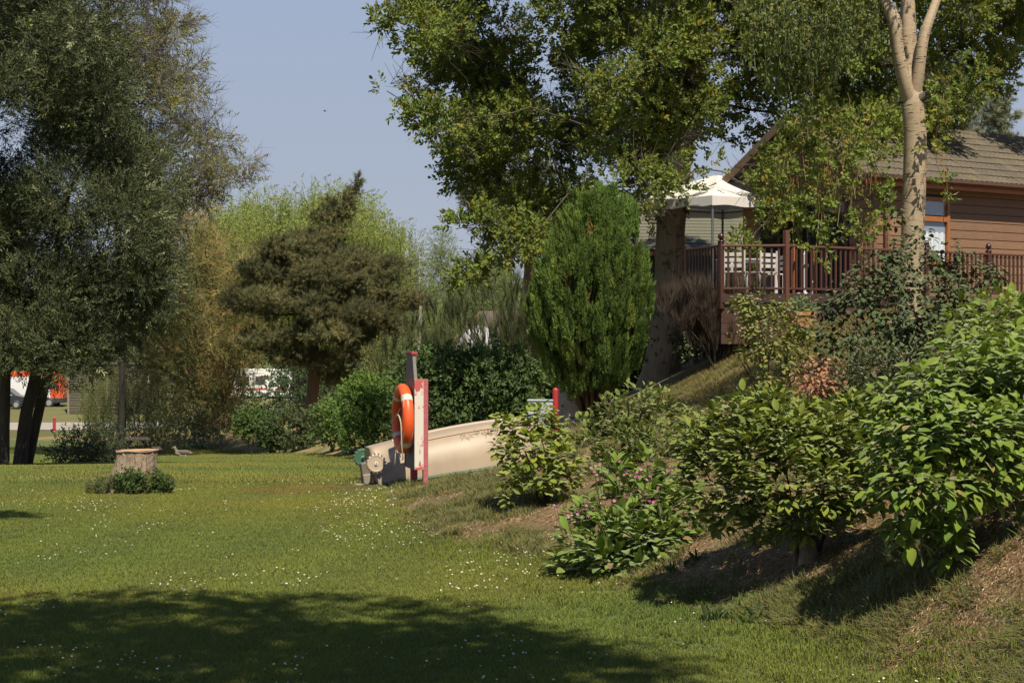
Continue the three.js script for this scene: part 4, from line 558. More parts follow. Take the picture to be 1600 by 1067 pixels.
{ // upturned boat
  const d0 = 20.3, a = 13 * Math.PI / 180, stern = onGround((578 - 800) / F * d0 - .02, d0 + .45), ax = V(Math.cos(a), 0, -Math.sin(a)), bow = onGround(stern.x + ax.x * 2.3, -stern.z - ax.z * 2.3), pitch = Math.atan2(bow.y - stern.y, 2.3);
  const g = new THREE.Group(); g.name = numbered('upturned_boat'); tag(g, 'beige plastic rowing boat lying upside down up the bank behind the lifebuoy', 'boat'); g.position.copy(stern).add(V(0, .03, 0)); g.rotation.set(0, a, pitch, 'YZX'); scene.add(g);
  const N = 34, S = 36, L = 2.4, pos = [], uv = [], idx = [];
  const half = t => .60 * (1 - Math.pow(clamp((t - .4) / .6), 2.3)) * (.93 + .07 * Math.sin(t * 3)), hgt = t => .40 + .09 * Math.sin(Math.PI * Math.min(1, t * .9)) - .22 * sstep(.75, 1, t);
  for (let i = 0; i <= N; i++) for (let j = 0; j <= S; j++) {
    const t = i / N, th = Math.PI * j / S, c = Math.cos(th), s = Math.sin(th), flare = .80 + .20 * (1 - Math.pow(s, .7)), z = half(t) * Math.sign(c) * Math.pow(Math.abs(c), .5) * flare; let y = hgt(t) * Math.pow(s, .52);
    const lat = Math.abs(z) / Math.max(.01, half(t)), notch = (1 - sstep(.015, .15, t)) * sstep(.35, .62, lat); y *= 1 - .52 * notch;
    y += .012 * Math.exp(-Math.pow((lat - .55) / .05, 2)) * sstep(.1, .3, t); pos.push(t * L, y, z); uv.push(t * L * .5, j / S * .8);
    if (i && j) { const o = i * (S + 1) + j, q = S + 1; idx.push(o - q - 1, o, o - q, o - q - 1, o - 1, o); }
  }
  const c0 = pos.length / 3; pos.push(0, .1, 0); uv.push(0, 0); for (let j = 1; j <= S; j++) idx.push(c0, j, j - 1);
  const hull = new THREE.BufferGeometry(); hull.setAttribute('position', new THREE.Float32BufferAttribute(pos, 3)); hull.setAttribute('uv', new THREE.Float32BufferAttribute(uv, 2)); hull.setIndex(idx); hull.computeVertexNormals();
  part('hull', hull, std(.40, .31, .22, .5, { map: T.hull, side: THREE.DoubleSide }), g);
  for (const sd of [-1, 1]) { const q = []; for (let i = 0; i <= N; i++) { const t = i / N; q.push({ p: V(t * L, 0, sd * (half(t) + .005)), r: .022 }); } part('gunwale', tube(q, 8), std(.05, .11, .06, .6), g); }
  part('keel', tube(Array.from({ length: 14 }, (_, i) => ({ p: V(.3 + i * .14, hgt((.3 + i * .14) / L) - .002, 0), r: .022 })), 8), std(.36, .28, .20, .5), g);
  for (const sd of [-1, 1]) part('chine_strip', tube(Array.from({ length: 24 }, (_, i) => { const t = .12 + i * .034, c = .62; return { p: V(t * L, hgt(t) * Math.pow(Math.sin(Math.acos(c)), .52) + .004, sd * half(t) * Math.sqrt(c) * (.80 + .20 * (1 - Math.pow(Math.sin(Math.acos(c)), .7)))), r: .014 }; }), 6), std(.37, .285, .20, .5), g);
  { const q = rng(410), it = []; for (let i = 0; i < 46; i++) { const t = .5 + .16 * (q() - .5) + (i % 3) * .05, c = .74 + .1 * (q() - .5), s = Math.sin(Math.acos(c)); it.push({ p: V(t * L, hgt(t) * Math.pow(s, .52) + .006, half(t) * Math.sqrt(c) * (.80 + .20 * (1 - Math.pow(s, .7))) + .006), q: aim(V(q() - .5, q() - .5, .3).normalize(), q() * 6), s: .16 + .14 * q(), c: rgb(.7 + .5 * q(), .7 + .4 * q(), .7) }); } scatter('dried_weed', G.small, std(.20, .14, .06, .95, { side: THREE.DoubleSide }), it, g); }
  const tan = std(.47, .38, .29, .6), green = std(.05, .13, .075, .5), dark = std(.16, .13, .105, .7);
  const wheel = (z, m, name) => { const w = new THREE.Group(); w.name = 'wheel'; w.position.set(.0, .25, z); g.add(w); part('tyre', new THREE.TorusGeometry(.088, .022, 10, 28), m, w); part('disc', cyl(.085, .085, .035, 28).rotateX(Math.PI / 2), m, w); for (let k = 0; k < 16; k++) part('tread', box(.016, .012, .05, .109, 0, 0).rotateZ(k * Math.PI / 8), dark, w); part('hub', cyl(.018, .018, .06, 12).rotateX(Math.PI / 2), std(.75, .72, .66, .5), w); part('hub_bore', cyl(.008, .008, .064, 8).rotateX(Math.PI / 2), std(.03, .03, .03, .8), w); };
  wheel(.56, tan); wheel(-.48, green);
  part('axle', cyl(.016, .016, 1.05, 10).rotateX(Math.PI / 2).translate(0, .25, .03), green, g);
  part('bracket', rbox(.10, .24, .14, .012, -.08, .13, .2), dark, g); part('bracket', rbox(.16, .12, .22, .012, -.05, .06, .2), std(.27, .22, .17, .7), g); part('foot_plate', rbox(.22, .025, .18, .006, -.16, .004, .2), std(.3, .27, .23, .7), g);
}
{ // tree stump with weeds
  const r = rng(401), d = 19.4, b = onGround((208 - 800) / F * d, d), g = thing('tree_stump', 'sawn tree stump with orange cut face, ringed by low weeds', 'stump', b), N = 48, K = 14, pos = [], uv = [], idx = [];
  const rad = (a, t) => (.222 + .11 * Math.pow(1 - t, 2.0) * (1 + 1.0 * Math.cos(a - 3.2)) + .02 * noise(Math.cos(a) * 3, Math.sin(a) * 3, t) + .012 * noise(Math.cos(a) * 12, Math.sin(a) * 12, t * 2));
  const top = a => .462 + .006 * Math.cos(a);
  for (let k = 0; k <= K; k++) for (let i = 0; i <= N; i++) { const a = i / N * 6.28318, t = k / K, q = rad(i === N ? 0 : a, t); pos.push(Math.cos(a) * q + .04 * t, -.06 + (top(a) + .06) * t, Math.sin(a) * q); uv.push(i / N * 2, t * .5); if (k && i) { const o = k * (N + 1) + i, s = N + 1; idx.push(o - s - 1, o, o - s, o - s - 1, o - 1, o); } }
  const bg = new THREE.BufferGeometry(); bg.setAttribute('position', new THREE.Float32BufferAttribute(pos, 3)); bg.setAttribute('uv', new THREE.Float32BufferAttribute(uv, 2)); bg.setIndex(idx); bg.computeVertexNormals(); part('bark', bg, std(.42, .32, .22, .95, { map: T.rough, bumpMap: T.rough, bumpScale: .03 }), g);
  const p2 = [0.04, .468, 0], i2 = []; for (let i = 0; i <= N; i++) { const a = i / N * 6.28318, q = rad(i === N ? 0 : a, 1) * .97; p2.push(Math.cos(a) * q + .04, top(a) + .004, Math.sin(a) * q); if (i) i2.push(0, i + 1, i); } const cg = new THREE.BufferGeometry(); cg.setAttribute('position', new THREE.Float32BufferAttribute(p2, 3)); cg.setIndex(i2); cg.computeVertexNormals(); cg.setAttribute('uv', new THREE.Float32BufferAttribute(p2.flatMap((v, i) => i % 3 === 0 ? [v, p2[i + 2]] : []), 2)); part('cut_face', cg, std(.62, .34, .16, .85, { map: T.wood }), g);
  for (let i = 0; i < 14; i++) { const a = .5 + 2.2 * r(), h = .14 + .26 * r(), q = rad(a, h / .44); const m = part('crack', rbox(.006 + .006 * r(), .03 + .06 * r(), .008, .002).rotateZ((r() - .5) * .5), std(.13, .09, .06, .95), g, V(Math.cos(a) * q + .04 * h / .44, h, Math.sin(a) * q)); m.rotation.y = Math.PI / 2 - a; }
  for (let i = 0; i < 5; i++) { const a = 1.0 + i * .55 + .2 * r(), q = .27; part('root', tube([{ p: V(Math.cos(a) * .2, .2, Math.sin(a) * .2), r: .05 }, { p: V(Math.cos(a) * q, .08, Math.sin(a) * q), r: .055 }, { p: V(Math.cos(a) * (q + .16), -.04, Math.sin(a) * (q + .16)), r: .03 }], 8, .12), std(.40, .30, .205, .95, { map: T.rough }), g); }
  part('bark_ridge', tube(Array.from({ length: 26 }, (_, i) => { const a = i / 25 * 6.283, q = rad(i === 25 ? 0 : a, 1); return { p: V(Math.cos(a) * q + .04, top(a) - .006 + .012 * noise(i * .9, 2), Math.sin(a) * q), r: .012 + .006 * noise(i * 1.3, 5) }; }), 6), std(.36, .27, .185, .95, { map: T.rough }), g);
  const weeds = (name, label, list, n, mat, geo, sz) => { const it = []; for (const [wx, wd, h, w] of list) for (let i = 0; i < n; i++) { const x = wx + (r() - .5) * 2 * w, dd = wd + (r() - .5) * .16, hh = h * (1.2 * noise(x * 9, wd * 3) + .75) * r(); it.push({ p: V(x, groundY(x, dd) + hh * .8, -dd), q: aim(V((r() - .5) * .9, 1, (r() - .5) * .9).normalize(), r() * 6), s: sz * (.6 + .6 * r()), c: rgb(.7 + .6 * r(), .7 + .5 * r(), .8) }); } const p = onGround(list[0][0], list[0][1]), o = thing(name, label, 'plant', p); scatter('foliage', geo, mat, it, o, p); };
  const X = px => (px - 800) / F * 19.15;
  weeds('stump_weed', 'low grey-green weeds on the left of the stump foot', [[X(145), 19.15, .15, .09], [X(160), 19.1, .2, .1], [X(178), 19.1, .17, .08]], 110, leafMat(0.132, 0.163, 0.054, .35), G.small, .42);
  weeds('stump_weed', 'leafy green weeds against the front of the stump', [[X(192), 19.1, .24, .06], [X(208), 19.05, .17, .08], [X(225), 19.1, .13, .06]], 95, leafMat(0.093, 0.147, 0.031, .35), G.broad, .5);
  weeds('stump_weed', 'darker green weed clump on the right of the stump', [[X(248), 19.2, .22, .07], [X(258), 19.2, .15, .05]], 95, leafMat(0.078, 0.139, 0.028, .35), G.broad, .5);
}
{ // picnic table
  const d = 58, b = onGround((213 - 800) / F * d, d), g = thing('picnic_table', 'dark timber picnic table seen behind the stump', 'picnic table', b, .25), m = wood(.06, .045, .035, .85);
  for (let i = 0; i < 5; i++) part('top_plank', rbox(.142, .04, 1.5, .006, (i - 2) * .155, .74, 0), m, g);
  for (const s of [-1, 1]) { for (const k of [0, 1]) part('seat_plank', rbox(.135, .04, 1.5, .006, s * (.56 + k * .145), .43, 0), m, g); for (const z of [-.55, .55]) { part('leg', rbox(.09, .86, .045, .006).rotateZ(s * .45).translate(s * .36, .36, z + s * .024), m, g); } }
  for (const z of [-.55, .55]) part('cross_beam', rbox(1.4, .09, .045, .006, 0, .365, z + .07), m, g);
}
{ // red bollard
  const d = 114, b = onGround((84 - 800) / F * d, d), g = thing('red_bollard', 'short red bollard at the edge of the gravel track', 'bollard', b), m = std(.42, .035, .05, .5);
  part('shaft', new THREE.LatheGeometry([[0, -.1], [.095, -.1], [.095, .72], [.075, .735], [.075, .77], [.1, .785], [.1, .84], [.07, .9], [0, .92]].map(p => new THREE.Vector2(...p)), 20), m, g); part('base', cyl(.14, .16, .06, 16, 0, .01, 0), m, g);
}
// meshes grown from a distance field
function sdfMesh(dist, lo, hi, res) {
  const mc = new MarchingCubes(res, new THREE.MeshBasicMaterial(), false, false, 120000), size = hi.clone().sub(lo); mc.isolation = 0;
  for (let k = 0; k < res; k++) for (let j = 0; j < res; j++) for (let i = 0; i < res; i++) mc.field[i + res * (j + res * k)] = -dist(V(lo.x + size.x * i / res, lo.y + size.y * j / res, lo.z + size.z * k / res));
  mc.update(); const n = mc.count, p = new Float32Array(mc.positionArray.slice(0, n * 3)), q = new Float32Array(mc.normalArray.slice(0, n * 3));
  for (let i = 0; i < n; i++) { p[i * 3] = lo.x + (p[i * 3] + 1) / 2 * size.x; p[i * 3 + 1] = lo.y + (p[i * 3 + 1] + 1) / 2 * size.y; p[i * 3 + 2] = lo.z + (p[i * 3 + 2] + 1) / 2 * size.z; }
  const g = new THREE.BufferGeometry(); g.setAttribute('position', new THREE.BufferAttribute(p, 3)); g.setAttribute('normal', new THREE.BufferAttribute(q, 3)); g.computeVertexNormals(); return g;
}
const capsule = (p, a, b, ra, rb) => { const ab = b.clone().sub(a), t = clamp(p.clone().sub(a).dot(ab) / ab.lengthSq()); return p.distanceTo(a.clone().addScaledVector(ab, t)) - lerp(ra, rb, t); };
const smin = (a, b, k) => { const h = clamp(.5 + .5 * (b - a) / k); return lerp(b, a, h) - k * h * (1 - h); };
{ // grey goose resting on the lawn, head to the left
  const d = 69, b = onGround((284 - 800) / F * d, d), g = thing('goose', 'grey-brown goose resting on the lawn with its head raised', 'goose', b);
  const bones = [[-.14, .16, 0, .16, .17, 0, .115, .10], [.16, .17, 0, .36, .17, 0, .09, .03], [-.2, .17, 0, -.26, .30, 0, .07, .042], [-.26, .30, 0, -.29, .37, 0, .042, .045], [-.29, .37, 0, -.33, .365, 0, .045, .03], [-.05, .05, .05, .12, .05, .05, .05, .05], [-.05, .05, -.05, .12, .05, -.05, .05, .05]].map(q => [V(q[0], q[1], q[2]), V(q[3], q[4], q[5]), q[6], q[7]]);
  const geo = sdfMesh(p => bones.reduce((s, q) => smin(s, capsule(p, q[0], q[1], q[2], q[3]), .05), 1), V(-.45, -.05, -.25), V(.5, .5, .25), 44), P = geo.attributes.position, col = new Float32Array(P.count * 3);
  for (let i = 0; i < P.count; i++) { const x = P.getX(i), y = P.getY(i), z = P.getZ(i), white = (x > .14 && y < .15) || (x > .27 && y < .17); const bar = .85 + .3 * (noise(x * 40, y * 18, z * 18) > 0 ? .6 : 0); const c = white ? [.6, .57, .52] : y > .26 ? [.20, .165, .13] : x < -.05 && y < .2 ? [.30, .26, .21] : [.16 * bar, .13 * bar, .105 * bar]; col.set(c, i * 3); }
  geo.setAttribute('color', new THREE.BufferAttribute(col, 3)); part('body', geo, std(1, 1, 1, .85, { vertexColors: true }), g);
  part('bill', new THREE.ConeGeometry(.022, .075, 8).rotateZ(1.62).translate(-.385, .36, 0), std(.6, .24, .07, .5), g);
  for (const s of [-1, 1]) { part('eye', new THREE.SphereGeometry(.008, 8, 6).translate(-.315, .385, s * .034), std(.02, .015, .01, .3), g); part('wing', new THREE.SphereGeometry(1, 16, 10).scale(.25, .075, .03).rotateZ(-.06).translate(.08, .20, s * .10), std(.13, .105, .085, .85), g); }
}
{ // bird in the sky
  const p = at(507, 173.5, 110), g = thing('flying_bird', 'small dark bird far off in the clear sky', 'bird', p), m = std(.035, .035, .04, .8);
  part('body', new THREE.SphereGeometry(1, 12, 8).scale(.1, .03, .032), m, g);
  for (const s of [-1, 1]) { const sh = new THREE.Shape([[-.04, 0], [.05, 0], [.03, .12], [-.01, .2]].map(q => new THREE.Vector2(...q))); part('wing', new THREE.ExtrudeGeometry(sh, { depth: .006, bevelEnabled: false }).rotateX(s * (Math.PI / 2 - .2)).translate(0, .01, 0), m, g); }
  part('tail', box(.07, .006, .04, .11, 0, 0), m, g);
}
// ------------------------------------------------------------------ the brown cabin; local x along the long wall, +z towards the lawn, floor at y 0
const CA = 35 * Math.PI / 180, cabinAt = V((1365 - 800) / F * 37.2, 2.52, -37.2);
const local = w => w.clone().sub(cabinAt).applyAxisAngle(UP, -CA);
const tileGeo = (w, h) => { // double-roman tile: wavy across, lip at the lower edge; x across, y up the slope, z out
  const n = 8, p = [], idx = []; const zf = u => .018 * Math.pow(Math.abs(Math.sin(u * Math.PI * 2)), .8);
  for (let i = 0; i <= n; i++) { const u = i / n, x = (u - .5) * w; p.push(x, 0, zf(u) - .012, x, 0, zf(u) + .02, x, h * 1.08, zf(u)); if (i) { const o = i * 3; idx.push(o - 3, o, o + 1, o - 3, o + 1, o - 2, o - 2, o + 1, o + 2, o - 2, o + 2, o - 1); } }
  const g = new THREE.BufferGeometry(); g.setAttribute('position', new THREE.Float32BufferAttribute(p, 3)); g.setIndex(idx); const q = g.toNonIndexed(); q.computeVertexNormals(); return boxUV(q);
};
function roofTiles(parent, ox, oy, oz, w, rows, cols, tw, th, pitch, mats, seed, sub = 'roof_tile') { // a slope facing +z
  const r = rng(seed), g = tileGeo(tw, th); for (let j = 0; j < rows; j++) for (let i = 0; i < cols; i++) { const m = part(sub, g, mats[Math.floor(r() * r() * mats.length)], parent, V(ox + (i + .5) * tw, oy + Math.sin(pitch) * th * j, oz - Math.cos(pitch) * th * j)); m.rotation.x = -(Math.PI / 2 - pitch) + (r() - .5) * .03; m.rotation.z = (r() - .5) * .012; }
}
{
  const g = thing('wooden_cabin', 'brown timber-clad cabin with a mossy tiled roof behind the birch', 'cabin', cabinAt, CA), LEN = 9, WID = 4, EV = 2.48, rise = 1.42, bm = [wood(.27, .15, .085), wood(.30, .168, .095), wood(.24, .134, .078)], trim = wood(.40, .145, .04, .55), brown = wood(.12, .055, .035, .6), r = rng(501);
  part('core', box(LEN - .04, EV, WID - .04, LEN / 2, EV / 2 - .0, -WID / 2), std(.06, .04, .03, .9), g);
  // long wall boards, broken for the window
  const bh = .185, win = [1.28, 2.3, .72, 2.16];
  const mk = (x0, x1, y) => part('wall_board', boxUV(rbox(x1 - x0, bh - .009, .026, .006)), bm[Math.floor(r() * 3)], g, V((x0 + x1) / 2, y + bh / 2, .003)).rotateX(-.06);
  for (let i = 0; i < 13; i++) { const y = i * bh; if (y + bh > win[2] && y < win[3]) { mk(.10, win[0] - .02, y); mk(win[1] + .02, LEN, y); } else mk(.10, LEN, y); }
  part('corner_trim', boxUV(rbox(.09, EV, .09, .008, .05, EV / 2, -.02)), wood(.22, .12, .07), g); part('corner_trim', boxUV(rbox(.06, EV, .05, .006, .42, EV / 2, .02)), wood(.22, .12, .07), g);
  // window
  const W = new THREE.Group(); W.name = 'window'; g.add(W); const [wx0, wx1, wy0, wy1] = win, wc = (wx0 + wx1) / 2, ww = wx1 - wx0;
  part('frame', boxUV(rbox(.085, wy1 - wy0, .09, .008, wx0 + .042, (wy0 + wy1) / 2, .012)), trim, W); part('frame', boxUV(rbox(.085, wy1 - wy0, .09, .008, wx1 - .042, (wy0 + wy1) / 2, .012)), trim, W);
  for (const [y, h] of [[wy1 - .04, .08], [wy1 - .47, .11], [wy0 + .04, .08]]) part('frame', boxUV(rbox(ww - .17, h, .085, .008, wc, y, .012)), trim, W);
  const glass = new THREE.MeshPhysicalMaterial({ color: rgb(.95, .97, 1), roughness: .02, transmission: 1, thickness: 0, ior: 1.5 });
  part('pane', box(ww - .172, .30, .005, wc, wy1 - .235, .0), glass, W); part('pane', box(ww - .172, .80, .005, wc, wy1 - .925, .0), glass, W);
  const cs = []; for (let i = 0; i <= 24; i++) cs.push(new THREE.Vector2(-ww / 2 + .09 + (ww - .18) * i / 24, .012 * Math.sin(i * 1.4))); for (let i = 24; i >= 0; i--) cs.push(new THREE.Vector2(cs[i].x, cs[i].y - .004));
  const blind = std(.72, .72, .70, .9); part('curtain', new THREE.ExtrudeGeometry(new THREE.Shape(cs), { depth: .62, bevelEnabled: false }).rotateX(-Math.PI / 2).translate(wc, wy0 + .08, -.012), blind, W); part('blind', box(ww - .18, .30, .004, wc, wy1 - .235, -.013), std(.36, .38, .40, .8), W); part('blind', box(ww - .18, .22, .004, wc, wy1 - .64, -.013), std(.30, .33, .36, .8), W);
  // gable end: dark glazing and boards
  for (let i = 0; i < 13; i++) part('gable_board', boxUV(rbox(.026, bh - .009, .62, .006)), bm[i % 3], g, V(-.004, i * bh + bh / 2, -.36)).rotateZ(-.05);
  for (let i = 0; i < 13; i++) part('gable_board', boxUV(rbox(.026, bh - .009, .5, .006)), bm[(i + 1) % 3], g, V(-.004, i * bh + bh / 2, -3.72)).rotateZ(-.05);
  const D = new THREE.Group(); D.name = 'patio_door'; g.add(D); for (const z of [-.74, -1.42, -2.1, -2.78, -3.42]) part('frame', boxUV(rbox(.08, 2.15, .08, .008, -.01, 1.08, z)), brown, D); for (const y of [.04, 2.12]) part('frame', boxUV(rbox(.075, .08, 2.6, .008, -.01, y, -2.08)), brown, D);
  for (const z of [-1.08, -1.76, -2.44, -3.1]) part('pane', box(.006, 2.0, .56, -.018, 1.08, z), std(.02, .024, .026, .08), D);
  const gs = new THREE.Shape([[0, 2.2], [-WID, 2.2], [-WID, EV], [-WID / 2, EV + rise - .18], [0, EV]].map(q => new THREE.Vector2(...q))); part('gable_panel', boxUV(new THREE.ExtrudeGeometry(gs, { depth: .03, bevelEnabled: false }).rotateY(-Math.PI / 2)), bm[2], g, V(.01, 0, 0)).scale.set(1, 1, 1);
  // roof
  const roof = new THREE.Group(); roof.name = 'roof'; g.add(roof); const ov = .34, ovg = .55, sl = Math.hypot(WID / 2 + ov, rise), pitch = Math.atan2(rise, WID / 2 + ov), y0 = EV + .02, RL = LEN + ovg + .2;
  for (const s of [1, -1]) { const m = part('roof_deck', boxUV(box(RL, .05, sl)), std(.07, .055, .045, .9), roof, V(LEN / 2 - ovg / 2 + .1, y0 + rise / 2 - .03, s > 0 ? (ov - WID / 2) / 2 + .0 : -WID / 2 - (WID / 2 + ov) / 2)); m.rotation.x = s * pitch; }
  const tm = [std(.165, .135, .095, .95, { map: T.grain }), std(.19, .155, .105, .95, { map: T.grain }), std(.145, .12, .09, .95, { map: T.grain }), std(.19, .165, .085, .95, { map: T.grain })];
  roofTiles(roof, -ovg, y0 + .008, ov + .02, RL, 8, 30, RL / 30, sl / 8, pitch, tm, 502);
  for (let i = 0; i < 22; i++) part('ridge_tile', new THREE.CylinderGeometry(.1, .11, RL / 22 * 1.04, 10, 1, false, 0, Math.PI).rotateZ(Math.PI / 2).rotateX(Math.PI / 2 * 0), tm[i % 3], roof, V(-ovg + (i + .5) * RL / 22, y0 + rise - .03, -WID / 2)).rotation.x = -Math.PI / 2 * 0;
  part('gutter', new THREE.CylinderGeometry(.06, .06, RL, 10, 1, false, Math.PI, Math.PI).rotateZ(Math.PI / 2), brown, g, V(RL / 2 - ovg, EV - .02, ov + .07)).rotation.x = 0;
  part('gutter_lip', boxUV(rbox(RL, .07, .02, .006, RL / 2 - ovg, EV - .005, ov + .125)), brown, g);
  part('fascia', boxUV(rbox(RL, .13, .03, .006, RL / 2 - ovg, EV - .11, ov - .02)), trim, g); part('soffit', box(RL - .05, .02, ov - .05, RL / 2 - ovg, EV - .12, ov / 2), brown, g);
  for (const s of [1, -1]) { const m = part('barge_board', boxUV(rbox(.03, .18, sl + .02, .006)), wood(.20, .13, .085), g, V(-ovg - .02, y0 + rise / 2 - .05, s > 0 ? (ov - WID / 2) / 2 : -WID / 2 - (WID / 2 + ov) / 2)); m.rotation.x = s * pitch; }
  part('downpipe', cyl(.035, .035, EV - .1, 10, .30, EV / 2 - .1, .07), brown, g);
}
{ // timber deck with railing (world points on the rail line)
  const P = (px, d) => local(at(px, 0, d)).setY(0), R0 = P(1229, 34.2), R1 = P(1127, 34.3), R2 = P(1074, 35.7), R3 = R0.clone().add(V(9.5, 0, 0));
  const g = thing('timber_deck', 'raised dark-brown timber deck with baluster railing and ball-topped posts', 'deck', cabinAt, CA), m = wood(.085, .032, .021, .5), ml = wood(.14, .055, .034, .55), black = wood(.06, .028, .02, .7);
  const back = V(R2.x + .2, 0, -3.8), poly = [R3, R0, R1, R2, back, V(0, 0, -3.8), V(0, 0, -.05), V(R3.x, 0, -.05)].map(q => [q.x, q.z]);
  for (let z = -3.7; z < 2; z += .15) { const xs = []; for (let x = -6.5; x < 10; x += .05) if (inside(poly, x, z)) xs.push(x); if (xs.length > 3) part('deck_board', boxUV(rbox(xs.at(-1) - xs[0], .028, .142, .004, (xs[0] + xs.at(-1)) / 2, -.014, z)), m, g); }
  const seg = (A, B, name, posts) => {
    const rail = new THREE.Group(); rail.name = 'railing'; g.add(rail); const D = B.clone().sub(A), L = D.length(); rail.position.copy(A); rail.rotation.y = Math.atan2(-D.z, D.x);
    part('rail', boxUV(rbox(L, .045, .09, .01, L / 2, .91, 0)), ml, rail); part('rail', boxUV(rbox(L, .045, .06, .008, L / 2, .09, 0)), m, rail);
    const n = Math.round(L / .132), bgm = boxUV(rbox(.042, .80, .032, .005)); for (let i = 1; i < n; i++) part('baluster', bgm, m, rail, V(i * L / n, .49, 0));
    part('fascia_board', boxUV(rbox(L, .16, .03, .006, L / 2, -.10, .03)), black, rail);
    for (let k = 0; k < 4; k++) part('skirting_board', boxUV(rbox(L, .19, .025, .005, L / 2, -.28 - k * .198, -.02)), wood(.085, .038, .028, .8), rail);
  };
  seg(R0, R3); seg(R1, R0); seg(R2, R1);
  const post = (p, h, ball, mm = m) => { part('post', boxUV(rbox(.095, h + .3, .095, .01, 0, h / 2 - .15, 0)), mm, g, p); if (ball) { part('finial', new THREE.LatheGeometry([[0, 0], [.06, 0], [.075, .02], [.035, .035], [.03, .05], [.055, .075], [.066, .11], [.05, .15], [.02, .175], [0, .18]].map(q => new THREE.Vector2(...q)), 16), std(.05, .018, .016, .25), g, p.clone().setY(h)); } };
  post(R1, .98, true); post(R0, 1.2, false, ml); post(R2, .96, false); for (const t of [1.95, 3.9, 5.8, 7.7]) post(R0.clone().add(V(t, 0, 0)), .96, true); for (const t of [.45, 1.0]) part('post', boxUV(rbox(.05, .95, .05, .006, 0, .47, 0)), wood(.42, .16, .05), g, R0.clone().add(V(t * 1.0, 0, -.25)));
}
const deckPoint = (px, d) => { const p = at(px, 0, d); p.y = 2.52; return p; };
{ // furniture on the deck
  const white = std(.52, .51, .49, .6), t = thing('garden_table', 'white slatted garden table on the deck behind the railing', 'table', deckPoint(1166, 35.6), .4);
  for (let i = 0; i < 7; i++) part('slat', rbox(1.15, .022, .095, .005, 0, .70, (i - 3) * .105), white, t); for (const x of [-.5, .5]) for (const z of [-.3, .3]) part('leg', rbox(.05, .69, .05, .008, x, .345, z), white, t); part('apron', rbox(1.0, .06, .02, .004, 0, .655, .3), white, t);
  const chair = (px, d, turn, label) => { const c = thing('garden_chair', label, 'chair', deckPoint(px, d), turn, 'white garden chairs'); part('seat', rbox(.44, .03, .42, .01, 0, .43, 0), white, c); for (const x of [-.2, .2]) for (const z of [-.19, .19]) part('leg', rbox(.035, .43, .035, .006, x, .215, z), white, c); for (const y of [.55, .66, .77]) part('back_slat', rbox(.42, .07, .02, .005, 0, y, -.21), white, c); for (const x of [-.2, .2]) part('back_post', rbox(.03, .42, .03, .005, x, .64, -.225), white, c); return c; };
  chair(1150, 35.0, 2.9, 'white slat-backed garden chair beside the corner post'); chair(1190, 35.2, -2.6, 'white slat-backed garden chair next to the table end'); chair(1205, 36.2, -1.4, 'white slat-backed garden chair on the far side of the table');
  const bot = thing('sauce_bottle', 'small bottle with yellow band on the white table', 'bottle', deckPoint(1140, 35.2).add(V(0, .0, 0)), 0); bot.position.y += .0; part('bottle', new THREE.LatheGeometry([[0, 0], [.09, 0], [.09, .28], [.04, .36], [.03, .42], [0, .42]].map(q => new THREE.Vector2(...q)), 14), std(.55, .40, .06, .4), bot); part('cap', cyl(.035, .035, .05, 10, 0, .44, 0), white, bot); bot.userData.label = 'yellow gas cylinder-like canister standing on the deck by the corner post'; bot.name = 'yellow_canister'; bot.userData.category = 'canister';
  const can = thing('white_lantern', 'slim white lantern standing on the deck just past the tall post', 'lantern', deckPoint(1271, 35.3)); part('body', new THREE.LatheGeometry([[0, 0], [.06, 0], [.06, .16], [.05, .19], [.05, .24], [.02, .27], [0, .27]].map(q => new THREE.Vector2(...q)), 14), white, can); part('base', cyl(.075, .075, .02, 14, 0, .01, 0), white, can);
  const st = thing('parasol_stand', 'white slim pole stand with dark clamp on the deck', 'stand', deckPoint(1258, 35.6)); part('pole', cyl(.03, .03, .8, 10, 0, .4, 0), white, st); part('clamp', rbox(.16, .07, .07, .01, 0, .58, 0), std(.03, .03, .03, .5), st); part('cap', cyl(.005, .035, .09, 10, 0, .845, 0), white, st); part('base', cyl(.16, .18, .05, 16, 0, .025, 0), white, st);
}
